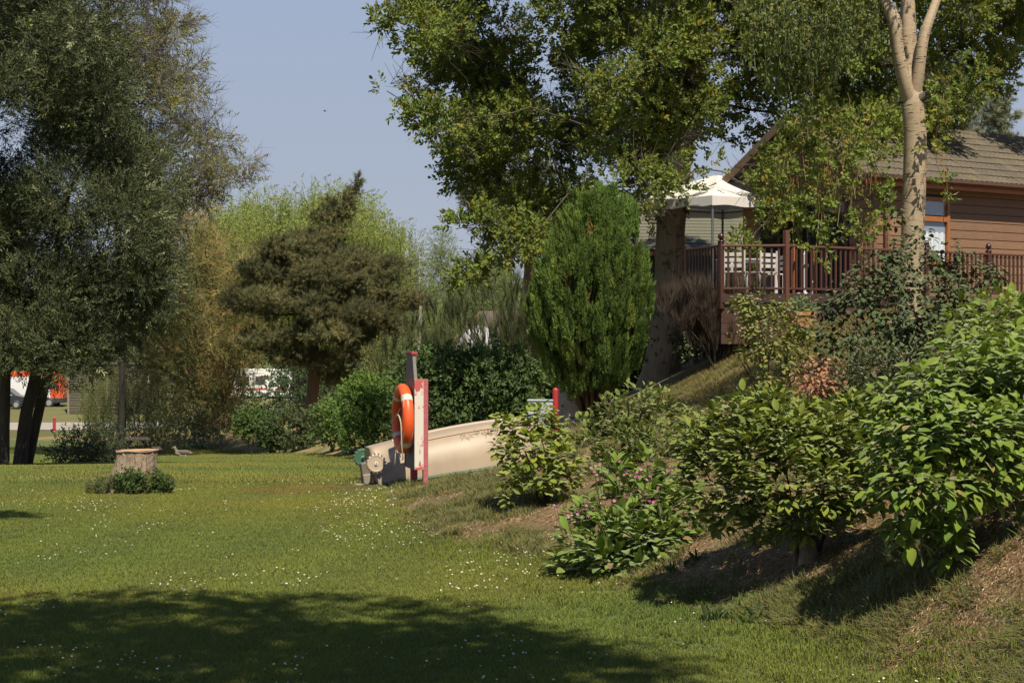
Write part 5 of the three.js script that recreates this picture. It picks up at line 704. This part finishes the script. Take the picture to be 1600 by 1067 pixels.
{ // gazebo
  const c = at(1122, 0, 40.5), g = thing('white_gazebo', 'white fabric gazebo canopy beyond the deck, half hidden by the oak', 'gazebo', V(c.x, 2.52, c.z), .62), S = 1.62, h0 = 2.2, h1 = 2.86, cloth = new THREE.MeshPhysicalMaterial({ color: rgb(.74, .70, .66), roughness: .95, transmission: .25, thickness: 0, side: THREE.DoubleSide });
  const cor = [[-S, -S], [S, -S], [S, S], [-S, S]];
  for (let i = 0; i < 4; i++) { const [ax, az] = cor[i], [bx, bz] = cor[(i + 1) % 4], p = [], idx = [], n = 12, m = 8; for (let v = 0; v <= m; v++) for (let u = 0; u <= n; u++) { const t = u / n, q = v / m; p.push(lerp(lerp(ax, bx, t), 0, q), lerp(h0, h1, q) - .07 * Math.sin(Math.PI * t) * Math.sin(Math.PI * q) , lerp(lerp(az, bz, t), 0, q)); if (u && v) { const o = v * (n + 1) + u, s = n + 1; idx.push(o - s - 1, o - s, o, o - s - 1, o, o - 1); } } const cg = new THREE.BufferGeometry(); cg.setAttribute('position', new THREE.Float32BufferAttribute(p, 3)); cg.setIndex(idx); cg.computeVertexNormals(); part('canopy_panel', cg, cloth, g);
    const vp = [], vi = []; for (let u = 0; u <= 24; u++) { const t = u / 24; vp.push(lerp(ax, bx, t) * 1.004, h0, lerp(az, bz, t) * 1.004, lerp(ax, bx, t) * 1.01, h0 - .2 - .015 * Math.sin(t * 20), lerp(az, bz, t) * 1.01); if (u) vi.push(u * 2 - 2, u * 2, u * 2 + 1, u * 2 - 2, u * 2 + 1, u * 2 - 1); } const vg = new THREE.BufferGeometry(); vg.setAttribute('position', new THREE.Float32BufferAttribute(vp, 3)); vg.setIndex(vi); vg.computeVertexNormals(); part('valance', vg, cloth, g); part('pole', cyl(.028, .028, h0 + .02, 10, ax * .97, h0 / 2, az * .97), std(.2, .2, .2, .4, { metalness: .6 }), g); part('top_bar', (() => { const L = 2 * S * .94, q = cyl(.016, .016, L, 8).rotateZ(Math.PI / 2); if (i % 2) q.rotateY(Math.PI / 2); return q.translate((ax + bx) / 2 * .97, h0 - .06, (az + bz) / 2 * .97); })(), std(.2, .2, .2, .4, { metalness: .6 }), g); }
}
{ // planter on the ground before the skirting
  const d = 33.4, g = thing('terracotta_pot', 'terracotta planter with grey-green plant below the deck', 'pot', onGround(at(1253, 0, d).x, d), .3), m = std(.50, .20, .125, .85);
  const lift = Math.max(0, at(0, 511, d).y - g.position.y);
  const taper = (w0, w1, h, y) => { const q = new THREE.CylinderGeometry(w1 * .7071, w0 * .7071, h, 4, 1, false).rotateY(Math.PI / 4).translate(0, y, 0).toNonIndexed(); q.computeVertexNormals(); return q; };
  if (lift > .03) for (let k = 0; k < 2; k++) part('stand_block', rbox(.42, lift / 2 - .005, .34, .01, 0, lift * (k + .5) / 2, 0), std(.25, .20, .17, .9, { map: T.grain }), g);
  part('pot', taper(.28, .36, .26, lift + .13), m, g); part('rim', taper(.41, .42, .06, lift + .25), m, g); part('soil', box(.34, .02, .34, 0, lift + .275, 0), std(.05, .035, .025, .95), g);
  const r = rng(601), it = []; for (let i = 0; i < 120; i++) { const a = r() * 6.28, e = r() * 1.1; it.push({ p: V((r() - .5) * .32, lift + .28 + .06 * r(), (r() - .5) * .32), q: aim(V(Math.cos(a) * Math.sin(e), Math.cos(e), Math.sin(a) * Math.sin(e)), r() * 6), s: .8 + .6 * r(), c: rgb(.8 + .5 * r(), .8 + .5 * r(), .8 + .5 * r()) }); } scatter('foliage', G.small, leafMat(.17, .21, .095, .3), it, g);
}
// neighbouring cabins
function farCabin(name, label, pos, turn, len, wid, ev, rise, wallM, roofM, o = {}) {
  const g = thing(name, label, 'cabin', pos, turn), pitch = Math.atan2(rise, wid / 2 + .3), sl = Math.hypot(rise, wid / 2 + .3); part('core', box(len - .06, ev, wid - .06, 0, ev / 2, 0), std(.05, .04, .03, .9), g);
  const n = Math.round(ev / .3); for (let i = 0; i < n; i++) { part('wall_board', boxUV(rbox(len, ev / n - .015, .03, .006, 0, (i + .5) * ev / n, wid / 2)), wallM, g); part('end_board', boxUV(rbox(.03, ev / n - .015, wid, .006, -len / 2, (i + .5) * ev / n, 0)), wallM, g); }
  const gs = new THREE.Shape([[-wid / 2, ev], [wid / 2, ev], [0, ev + rise * .92]].map(q => new THREE.Vector2(...q))); part('gable_panel', boxUV(new THREE.ExtrudeGeometry(gs, { depth: len, bevelEnabled: false }).rotateY(Math.PI / 2).translate(-len / 2, 0, 0)), wallM, g);
  const roof = new THREE.Group(); roof.name = 'roof'; g.add(roof); for (const s of [1, -1]) { const m = part('roof_deck', boxUV(box(len + .6, .06, sl)), roofM, roof, V(0, ev + rise / 2 + .03, s * (wid / 2 + .3) / 2)); m.rotation.x = s * pitch; }
  const rows = 12; for (let i = 0; i < rows; i++) { const m = part('tile_course', boxUV(rbox(len + .62, .03, sl / rows * 1.05, .008)), roofM, roof, V(0, ev + rise * (i + .5) / rows + .085, (wid / 2 + .3) * (1 - (i + .5) / rows))); m.rotation.x = pitch - .09; }
  part('fascia', boxUV(rbox(len + .62, .14, .03, .005, 0, ev - .0, wid / 2 + .31)), o.trim || wood(.3, .13, .05), g);
  for (const s of [1, -1]) { const m = part('barge_board', boxUV(rbox(.03, .2, sl, .005)), o.trim || wood(.3, .13, .05), g, V(-len / 2 - .32, ev + rise / 2, s * (wid / 2 + .3) / 2)); m.rotation.x = s * pitch; }
  if (o.window) { const w = new THREE.Group(); w.name = 'window'; g.add(w); const [x, y, ww, hh] = o.window; part('frame', rbox(ww + .16, hh + .16, .05, .006, x, y, wid / 2 + .03), o.trim || wood(.4, .2, .07), w); part('pane', box(ww, hh, .02, x, y, wid / 2 + .052), std(.05, .06, .07, .1), w); }
  return g;
}
{
  const a = at(1150, 0, 56); farCabin('neighbour_cabin', 'neighbouring cabin with a grey-green tiled roof seen beneath the gazebo canopy', V(a.x, 2.0, a.z), .12, 8, 5, 2.2, 1.35, wood(.12, .09, .06), std(.20, .19, .135, .95, { map: T.grain }));
  const c = at(812, 0, 92); farCabin('far_cabin', 'far wooden cabin with brown roof and orange gable trim behind the broom', V(c.x + 1.2, -.6, c.z), -.55, 7, 4.5, 2.2, 1.5, wood(.30, .15, .06), std(.20, .155, .12, .95, { map: T.grain }), { trim: wood(.45, .22, .10), window: [-1.5, 1.3, 1.1, .9] });
  const p = at(748, 0, 84), gy = at(0, 541, 84).y - .9, t = thing('white_awning', 'white domed caravan awning before the far wooden cabin', 'awning', V(p.x, gy, p.z), .5), m = new THREE.MeshPhysicalMaterial({ color: rgb(.62, .62, .66), roughness: .85, side: THREE.DoubleSide, transmission: .15, thickness: 0 });
  for (let k = 0; k < 5; k++) part('fabric_panel', new THREE.SphereGeometry(1, 10, 18, Math.PI * (.0 + k * .4), Math.PI * .395, 0, Math.PI / 2).scale(1.15, 1.85, 1.3), m, t); for (let k = 0; k < 5; k++) part('seam', new THREE.TorusGeometry(1, .012, 5, 20, Math.PI / 2).scale(1.16, 1.86, 1.2).rotateY(Math.PI - k * Math.PI * .4), std(.4, .4, .43, .8), t);
}
{ // cabinet and red post under the hedge
  const d = 29.5, b = onGround(at(847, 0, d).x, d), g = thing('service_cabinet', 'pale blue-grey service cabinet under the hedge beside the red post', 'cabinet', b, -.1), top = at(0, 626, d).y - b.y, m = std(.40, .46, .52, .55); part('body', rbox(.44, top, .2, .01, 0, top / 2 - .0, 0), m, g); part('lid', rbox(.47, .025, .23, .006, 0, top + .008, 0), m, g);
  const cv = document.createElement('canvas'); cv.width = 256; cv.height = 128; const x = cv.getContext('2d'); x.fillStyle = '#c3ccd2'; x.fillRect(0, 0, 256, 128); x.fillStyle = '#8d99a2'; for (let i = 0; i < 4; i++) x.fillRect(60, 26 + i * 18, 110 + (i * 37 % 50), 6); const ct = new THREE.CanvasTexture(cv); ct.colorSpace = THREE.SRGBColorSpace; part('notice', box(.36, .17, .004, 0, top - .13, .104), std(.8, .8, .8, .6, { map: ct }), g); part('latch', rbox(.02, .05, .02, .004, .18, top - .22, .11), std(.05, .05, .05, .5), g);
  const b2 = onGround(at(868, 0, d - .1).x, d - .1), p = thing('red_post', 'short red marker post beside the pale cabinet', 'post', b2), t2 = at(0, 610, d).y - b2.y; part('post', cyl(.05, .05, t2 + .1, 14, 0, t2 / 2 - .05, 0), std(.40, .03, .03, .5), p); part('cap', new THREE.SphereGeometry(.05, 14, 8, 0, 6.3, 0, 1.57).translate(0, t2, 0), std(.40, .03, .03, .5), p);
}
// ------------------------------------------------------------------ far left: slatted building, van, car; caravan
{
  const d = 128, x0 = at(107, 0, d).x, b = V((x0 + at(232, 0, d).x) / 2, groundY(x0 + 3, d) , -d), g = thing('slatted_building', 'weathered grey building clad in horizontal louvre slats beyond the track', 'building', b), m = [wood(.25, .225, .17, .9), wood(.21, .19, .145, .9), wood(.28, .25, .19, .9)], W = at(232, 0, d).x - x0, H = 3.5, r = rng(701);
  part('core', box(W - .1, H, 4, 0, H / 2, -2.1), std(.045, .04, .033, .95), g);
  for (let i = 0; i < 18; i++) { const q = part('slat', boxUV(rbox(W, .15, .03, .005)), m[Math.floor(r() * 3)], g, V(0, .1 + i * .193, .05)); q.rotation.x = .35; const s = part('side_slat', boxUV(rbox(.03, .15, 4, .005)), m[Math.floor(r() * 3)], g, V(-W / 2 - .08, .1 + i * .193, -2.1)); s.rotation.z = .35; }
  for (const x of [-W / 2 - .02, -.1, W / 2]) part('post', boxUV(rbox(.14, H + .1, .14, .01, x, H / 2, .1)), m[2], g); part('roof', boxUV(rbox(W + .5, .12, 4.6, .02, 0, H + .1, -2.1)), std(.12, .11, .10, .9), g);
}
{
  const d = 134, b = V(at(96, 0, d).x, groundY(at(80, 0, d).x, d), -d), g = thing('orange_van', 'white and orange van parked beyond the leaning trunks', 'van', b), org = std(.72, .10, .03, .4), wh = std(.75, .75, .76, .35), dk = std(.04, .042, .048, .5), gl = std(.03, .035, .04, .06);
  const sh = new THREE.Shape([[-6, .55], [-.0, .55], [.02, 1.1], [-.12, 1.45], [-.55, 2.35], [-.8, 2.5], [-6, 2.5]].map(p => new THREE.Vector2(...p))); part('body', new THREE.ExtrudeGeometry(sh, { depth: 1.9, bevelEnabled: true, bevelSize: .05, bevelThickness: .05, bevelSegments: 3 }).translate(0, 0, -1.95), wh, g);
  part('roof_band', rbox(5.3, .36, 2.04, .06, -3.4, 2.46, -1), org, g); const cab = new THREE.Shape([[-.85, .55], [.05, .55], [.08, 1.1], [-.06, 1.5], [-.5, 2.62], [-.95, 2.62]].map(p => new THREE.Vector2(...p))); part('cab_panel', new THREE.ExtrudeGeometry(cab, { depth: 2.04, bevelEnabled: false }).translate(0, 0, -2.02), org, g);
  part('side_window', new THREE.ExtrudeGeometry(new THREE.Shape([[-1.25, 1.45], [-.35, 1.45], [-.72, 2.2], [-1.25, 2.2]].map(p => new THREE.Vector2(...p))), { depth: .02, bevelEnabled: false }).translate(0, 0, .055), gl, g); part('mirror', rbox(.12, .3, .16, .03, -.25, 1.55, .2), dk, g); part('bumper', rbox(.95, .38, 2.1, .05, -.38, .52, -1), dk, g); part('sill', rbox(6, .3, 2.0, .04, -3.1, .6, -1), dk, g); part('headlight', rbox(.06, .22, .34, .03, .06, 1.0, -.2), std(.7, .7, .68, .2), g);
  for (const x of [-.95, -4.7]) for (const z of [.02, -1.9]) { const w = new THREE.Group(); w.name = 'wheel'; w.position.set(x, .36, z); g.add(w); part('tyre', new THREE.TorusGeometry(.27, .1, 10, 24), dk, w); part('rim', cyl(.2, .2, .16, 16).rotateX(Math.PI / 2), std(.5, .5, .52, .35, { metalness: .6 }), w); }
  const c = thing('dark_car', 'dark car parked in front of the white and orange van', 'car', V(at(42, 0, 131).x, groundY(at(30, 0, 131).x, 131), -131)), cs = new THREE.Shape([[0, .35], [.04, .75], [-.9, .95], [-1.5, 1.42], [-2.9, 1.42], [-3.7, 1.0], [-4, .9], [-4, .35]].map(p => new THREE.Vector2(...p))), cm = std(.03, .033, .04, .25); part('body', new THREE.ExtrudeGeometry(cs, { depth: 1.5, bevelEnabled: true, bevelSize: .06, bevelThickness: .08, bevelSegments: 3 }).translate(0, 0, -1.5), cm, c); part('window', new THREE.ExtrudeGeometry(new THREE.Shape([[-1.05, .98], [-1.55, 1.34], [-2.8, 1.34], [-3.4, 1.02]].map(p => new THREE.Vector2(...p))), { depth: .02, bevelEnabled: false }).translate(0, 0, .085), std(.4, .45, .5, .08), c);
  for (const x of [-.8, -3.2]) for (const z of [.06, -1.56]) { const w = new THREE.Group(); w.name = 'wheel'; w.position.set(x, .32, z); c.add(w); part('tyre', new THREE.TorusGeometry(.24, .08, 10, 20), dk, w); part('rim', cyl(.18, .18, .14, 14).rotateX(Math.PI / 2), std(.55, .55, .57, .3, { metalness: .7 }), w); }
}
{
  const d = 146, b = V(at(412, 0, d).x, at(0, 628, d).y, -d), g = thing('white_caravan', 'white touring caravan with red stripe glimpsed beneath the pine', 'caravan', b, .15), wh = std(.8, .8, .8, .35), gl = std(.04, .05, .06, .08), sh = new THREE.Shape([[-2.6, .5], [2.4, .5], [2.62, 1.2], [2.45, 1.9], [2.1, 2.6], [-2.3, 2.65], [-2.6, 2.3]].map(p => new THREE.Vector2(...p)));
  part('body', new THREE.ExtrudeGeometry(sh, { depth: 2.1, bevelEnabled: true, bevelSize: .06, bevelThickness: .06, bevelSegments: 3 }).translate(0, 0, -2.1), wh, g); for (const [x, w] of [[-1.7, .9], [-.3, .7], [1.5, .8]]) { const W = new THREE.Group(); W.name = 'window'; g.add(W); part('frame', rbox(w + .1, .7, .03, .02, x, 1.75, .07), std(.1, .1, .11, .5), W); part('pane', rbox(w, .6, .02, .02, x, 1.75, .085), gl, W); } part('stripe', box(5, .12, .02, -.05, 1.05, .07), std(.55, .03, .04, .4), g); part('door', rbox(.6, 1.75, .03, .02, .6, 1.5, .07), std(.72, .72, .72, .4), g);
  for (const z of [.02, -2.1]) { const w = new THREE.Group(); w.name = 'wheel'; w.position.set(0, .34, z); g.add(w); part('tyre', new THREE.TorusGeometry(.26, .09, 10, 20), std(.03, .03, .03, .8), w); part('rim', cyl(.2, .2, .14, 14).rotateX(Math.PI / 2), std(.6, .6, .6, .4), w); } part('drawbar', rbox(1.1, .08, .1, .02, 3.1, .5, -1), std(.2, .2, .2, .6), g);
}

// ------------------------------------------------------------------ ground cover
{
  const r = rng(801), view = (x, d) => Math.abs(x) < d * .34 + .9;
  const blades = (n, h, w, lean, seed, spread = .022) => { const q = rng(seed), p = []; for (let i = 0; i < n; i++) { const a = q() * 6.283, bx = (q() - .5) * 2 * spread, bz = (q() - .5) * 2 * spread, hh = h * (.55 + .6 * q()), l = lean * hh * (.3 + q()), dx = Math.cos(a), dz = Math.sin(a), sx = -dz * w / 2, sz = dx * w / 2; const mx = bx + dx * l * .35, mz = bz + dz * l * .35, my = hh * .6; p.push(bx - sx, 0, bz - sz, bx + sx, 0, bz + sz, mx + sx * .8, my, mz + sz * .8, bx - sx, 0, bz - sz, mx + sx * .8, my, mz + sz * .8, mx - sx * .8, my, mz - sz * .8, mx - sx * .8, my, mz - sz * .8, mx + sx * .8, my, mz + sz * .8, bx + dx * l, hh, bz + dz * l); } const g = new THREE.BufferGeometry(); g.setAttribute('position', new THREE.Float32BufferAttribute(p, 3)); g.computeVertexNormals(); return g; };
  const fbmTint = (x, d) => { const u = x + .012 * (d - 9) * (d - 9) - .25 * d, mow = .05 * Math.sign(Math.sin(u * 5.2 + .5 * noise(x, d))), worn = sstep(.42, .75, fbm(x * .55 + 7, d * .3, 8)); const n = fbm(x * .35, d * .35, 1), m = noise(x * 2.3, d * 2.3, 6), q = fbm(x * .09, d * .12, 3); return rgb((1 + .26 * n + .3 * q + .1 * m + mow) * (1 + .25 * worn), (1 + .1 * n + .08 * q + .08 * m + mow) * (1 - .12 * worn), 1 + .3 * worn); };
  // a mat of grass: many blades, each with its own tone
  const mat_ = (n, h, w, lean, seed, half, tone) => { const g = blades(n, h, w, lean, seed, half), q = rng(seed + 7), c = new Float32Array(n * 9 * 3); for (let i = 0; i < n; i++) { const [a, b, e] = tone(q); for (let k = 0; k < 9; k++) c.set([a, b, e], (i * 9 + k) * 3); } g.setAttribute('color', new THREE.BufferAttribute(c, 3)); return g; };
  const fresh = q => { const f = .75 + .5 * q(), y = q() < .08 ? .7 : .15 * q(); return [f * (1 + y), f * (1 + .35 * y), f * (1 + .6 * y)]; }, mixed = q => { const f = .65 + .6 * q(); return q() < .4 ? [f * 1.9, f * 1.3, f * 1.7] : [f, f, f]; };
  const vc = m => { m.vertexColors = true; return m; };
  const turf = [], far = [], rough = [], straw = [], daisy = [];
  for (let i = 0; turf.length < 21000 && i < 200000; i++) { const d = Math.sqrt(lerp(52, 460, r())), x = (r() * 2 - 1) * (d * .30 + .35), s = bankS(x, d); if (s > .02 + .35 * r() + .3 * noise(x * 2, d * 2)) continue; turf.push({ p: onGround(x, d, -.004), q: aim(UP, r() * 6.283), s: V(1, .65 + .5 * r(), 1), c: fbmTint(x, d) }); }
  for (let i = 0; far.length < 14000 && i < 100000; i++) { const d = Math.sqrt(lerp(440, 6400, Math.pow(r(), 1.4))), x = (r() * 2 - 1) * (d * .31 + .5), s = bankS(x, d); if (s > .3 * r()) continue; const k = .8 + .012 * d; far.push({ p: onGround(x, d, -.006), q: aim(UP, r() * 6.283), s: V(k, .8 + .4 * r(), k), c: fbmTint(x, d) }); }
  const green = (x, d) => soilPatch(x, d) < -.26 + .3 * noise(x * 2.7, d * 2.7, 4);
  const lie = (x, d) => V((groundY(x - .1, d) - groundY(x + .1, d)) / .2, 1, (groundY(x, d + .1) - groundY(x, d - .1)) / .2).normalize();
  for (let i = 0; rough.length < 5200 && i < 200000; i++) { const d = 7 + 26 * Math.pow(r(), 1.3), x = foot(d) + (d * .33 + .8 - foot(d)) * Math.pow(r(), 1.2), s = bankS(x, d); if (s < -.15 || !view(x, d)) continue; if (!green(x, d) && r() > .09) continue; if (d < 8.8 && r() > .4) continue; const f = .85 + .3 * r(); rough.push({ p: onGround(x, d, -.01), q: aim(lie(x, d), r() * 6.283), s: (.45 + .65 * r()) * (d > 18 ? 1.2 : 1), c: rgb(f, f, f) }); }
  for (let i = 0; i < 9000; i++) { const d = 19 + 18 * r(), x = 1 + (d * .31 - 1) * r(), s = bankS(x, d); if (s < .2 || (!green(x, d) && r() > .4)) continue; const f = .8 + .4 * r(); rough.push({ p: onGround(x, d, -.01), q: aim(lie(x, d), r() * 6.283), s: .9 + .7 * r(), c: rgb(f * 1.15, f, f) }); }
  for (let i = 0; straw.length < 23000 && i < 200000; i++) { const d = 7 + 24 * Math.pow(r(), 1.25), x = foot(d) + (d * .33 + .9 - foot(d)) * Math.pow(r(), 1.1), s = bankS(x, d); if (s < -.02 || !view(x, d)) continue; if (green(x, d) && r() > .35) continue; const f = .85 + .35 * r(); straw.push({ p: onGround(x, d, .002), q: aim(lie(x, d), r() * 6.28), s: .7 + .6 * r(), c: rgb(f, f, f) }); }
  const lit = []; { const q = rng(815), cl = []; for (let i = 0; i < 20; i++) { const L = leafGeo(.02 + .06 * q() * q(), .002 + .006 * q() * q() * q(), 2, .3, .5 * q()), a = q() * 6.28, e = 1.15 + .5 * q(); M4.compose(V((q() - .5) * .14, .003 + .012 * q(), (q() - .5) * .14), aim(V(Math.cos(a) * Math.sin(e), Math.cos(e), Math.sin(a) * Math.sin(e)), q() * 6.28), V(1, 1, 1)); L.applyMatrix4(M4); const n = L.toNonIndexed(), f = .45 + 1.1 * q(), k = q(), t = k < .2 ? [f * .7, f * .5, f * .45] : k < .5 ? [f * 1.15, f * 1.25, f * 1.4] : [f, f, f], c = new Float32Array(n.attributes.position.count * 3); for (let j = 0; j < c.length; j++) c[j] = t[j % 3]; n.setAttribute('color', new THREE.BufferAttribute(c, 3)); lit.push(n); } }
  scatter('lawn_grass', mat_(95, .028, .0042, .7, 811, .085, fresh), vc(leafMat(.16, .20, .021, .4)), turf); scatter('far_lawn_grass', mat_(80, .045, .009, .7, 812, .16, fresh), vc(leafMat(.15, .187, .022, .4)), far);
  scatter('rough_grass', mat_(46, .085, .0055, 1.0, 813, .075, mixed), vc(leafMat(.135, .155, .03, .4)), rough); scatter('dry_litter', mergeGeometries(lit), vc(std(.33, .245, .135, .95, { side: THREE.DoubleSide })), straw);
  // daisies in drifts
  const pet = []; for (let i = 0; i < 9; i++) pet.push(leafGeo(.0105, .0055, 2, .05, .15).rotateX(1.35).rotateY(i * .698)); const dg = merge(pet), yg = new THREE.SphereGeometry(.0042, 7, 4).scale(1, .5, 1), eye = [];
  for (let i = 0; daisy.length < 1000 && i < 200000; i++) { const d = Math.sqrt(lerp(56, 500, r())), x = (r() * 2 - 1) * (d * .29), s = bankS(x, d); if (s > .15) continue; const n = noise(x * .9, d * .7, 12) + .6 * noise(x * 3, d * 2.4, 13) + .35 * Math.exp(-s * s * 2); if (n < .08 + .5 * r()) continue; const p = onGround(x, d, .03 + .012 * r()); const q = aim(V((r() - .5) * .7, 1, (r() - .5) * .7 + .25).normalize(), r() * 6), sc = .5 + .35 * r(); daisy.push({ p, q, s: sc }); eye.push({ p, q, s: sc }); }
  const D = new THREE.Group(); D.name = 'daisies'; tag(D, 'small white daisies scattered through the mown lawn', 'daisies', null, 'stuff'); scene.add(D); scatter('petal', dg, leafMat(.75, .74, .70, .25), daisy, D); scatter('disc', yg, std(.6, .4, .03, .8), eye, D);
  for (const [n, l, c] of [['lawn_grass', 'short mown lawn grass in the foreground', 'grass'], ['far_lawn_grass', 'mown grass falling away towards the trees', 'grass'], ['rough_grass', 'longer rough grass patches on the bank', 'grass'], ['dry_litter', 'dry straw and bark litter covering the bank', 'litter']]) tag(scene.getObjectByName(n), l, c, null, 'stuff');
}
// weeds, stones and bark pieces on the bank
{
  const r = rng(820), wl = [leafGeo(.13, .035, 4, .3, .7), leafGeo(.10, .03, 4, .3, .5)], wm = trio(.065, .105, .02, .3, .1);
  [[1125, 968, 'dock-like weed rosette at the lawn edge below the flowering clump'], [1070, 925, 'leafy weed at the foot of the flowering clump'], [1195, 945, 'low green weed patch on bare litter below the dense shrub'], [1240, 925, 'spreading weed beside the shaded soil under the dense shrub'], [1330, 905, 'small weed at the lit edge of the shrub shade'], [1590, 1050, 'bright green weed in the corner of the litter slope'], [1420, 985, 'dark grassy weed amid the long grass patch'], [1480, 965, 'taller grassy weed at the top of the long grass patch'], [1185, 985, 'weed sprouting beside the pale dry grass']].forEach(([px, py, label], i) => {
    let d = 11; for (let k = 0; k < 30; k++) { const x = (px - 800) / F * d; d = (EYE - groundY(x, d)) * F / (py - 533.5); } const x = (px - 800) / F * d, b = onGround(x, d), g = thing('bank_weed', label, 'plant', b);
    for (let c = 0; c < 3; c++) for (let k = 0; k < 11; k++) { const a = k * 2.4 + r(), e = .45 + .8 * r(), m = part('leaf', wl[k % 2], wm[k % 3], g, V((c - 1) * .07 + (r() - .5) * .03, 0.005 + groundY(x + (c - 1) * .07, d) - b.y, (r() - .5) * .08)); m.quaternion.copy(aim(V(Math.cos(a) * Math.sin(e), Math.cos(e), Math.sin(a) * Math.sin(e)), r() * 6)); m.scale.setScalar(.45 + .5 * r()); }
  });
  const rock = (s) => { const g = new THREE.IcosahedronGeometry(s, 2), p = g.attributes.position; for (let i = 0; i < p.count; i++) { const v = V().fromBufferAttribute(p, i), n = 1 + .35 * noise(v.x / s * 1.2, v.y / s * 1.2, v.z / s * 1.2 + s * 90); p.setXYZ(i, v.x * n * 1.2, v.y * n * .7, v.z * n); } g.computeVertexNormals(); return g; };
  [[1446, 897, .03, 'pale stone at the foot of the large-leaved shrub'], [1462, 902, .035, 'broader pale stone beside its smaller neighbour under the large-leaved shrub'], [1505, 897, .022, 'small grey stone right of the pale stones'], [1596, 885, .05, 'large pale stone half sunk in the slope'], [1580, 1040, .035, 'pale stone low on the litter slope']].forEach(([px, py, s, label]) => { let d = 9; for (let k = 0; k < 30; k++) { const x = (px - 800) / F * d; d = (EYE - groundY(x, d)) * F / (py - 533.5); } const g = thing('stone', label, 'stone', onGround((px - 800) / F * d, d, s * .2)); part('stone', rock(s), std(.42, .36, .29, .95, { map: T.grain }), g); });
  [[1566, 900, .07, 'upright pale flake of bark leaning on the slope', [.46, .38, .24]], [1575, 985, .035, 'brown bark chip lying in the litter', [.3, .16, .09]], [1160, 1020, .035, 'reddish fallen leaf on the lawn edge', [.4, .15, .08]], [1140, 905, .03, 'orange-brown chip beside the shrub shade', [.42, .17, .08]], [1240, 1025, .03, 'curled orange leaf on the lower litter', [.45, .2, .07]]].forEach(([px, py, s, label, c]) => { let d = 9; for (let k = 0; k < 30; k++) { const x = (px - 800) / F * d; d = (EYE - groundY(x, d)) * F / (py - 533.5); } const g = thing('bark_flake', label, 'bark', onGround((px - 800) / F * d, d, 0), r() * 3); const m = part('flake', rbox(s * .6, s, s * .16, .004, 0, s * .4, 0), std(...c, .9, { map: T.grain }), g); m.rotation.x = s > .05 ? -.25 : -1.1; });
}
scene.traverse(o => { if (o.isMesh) { o.castShadow = true; o.receiveShadow = true; } });
renderer.render(scene, camera);
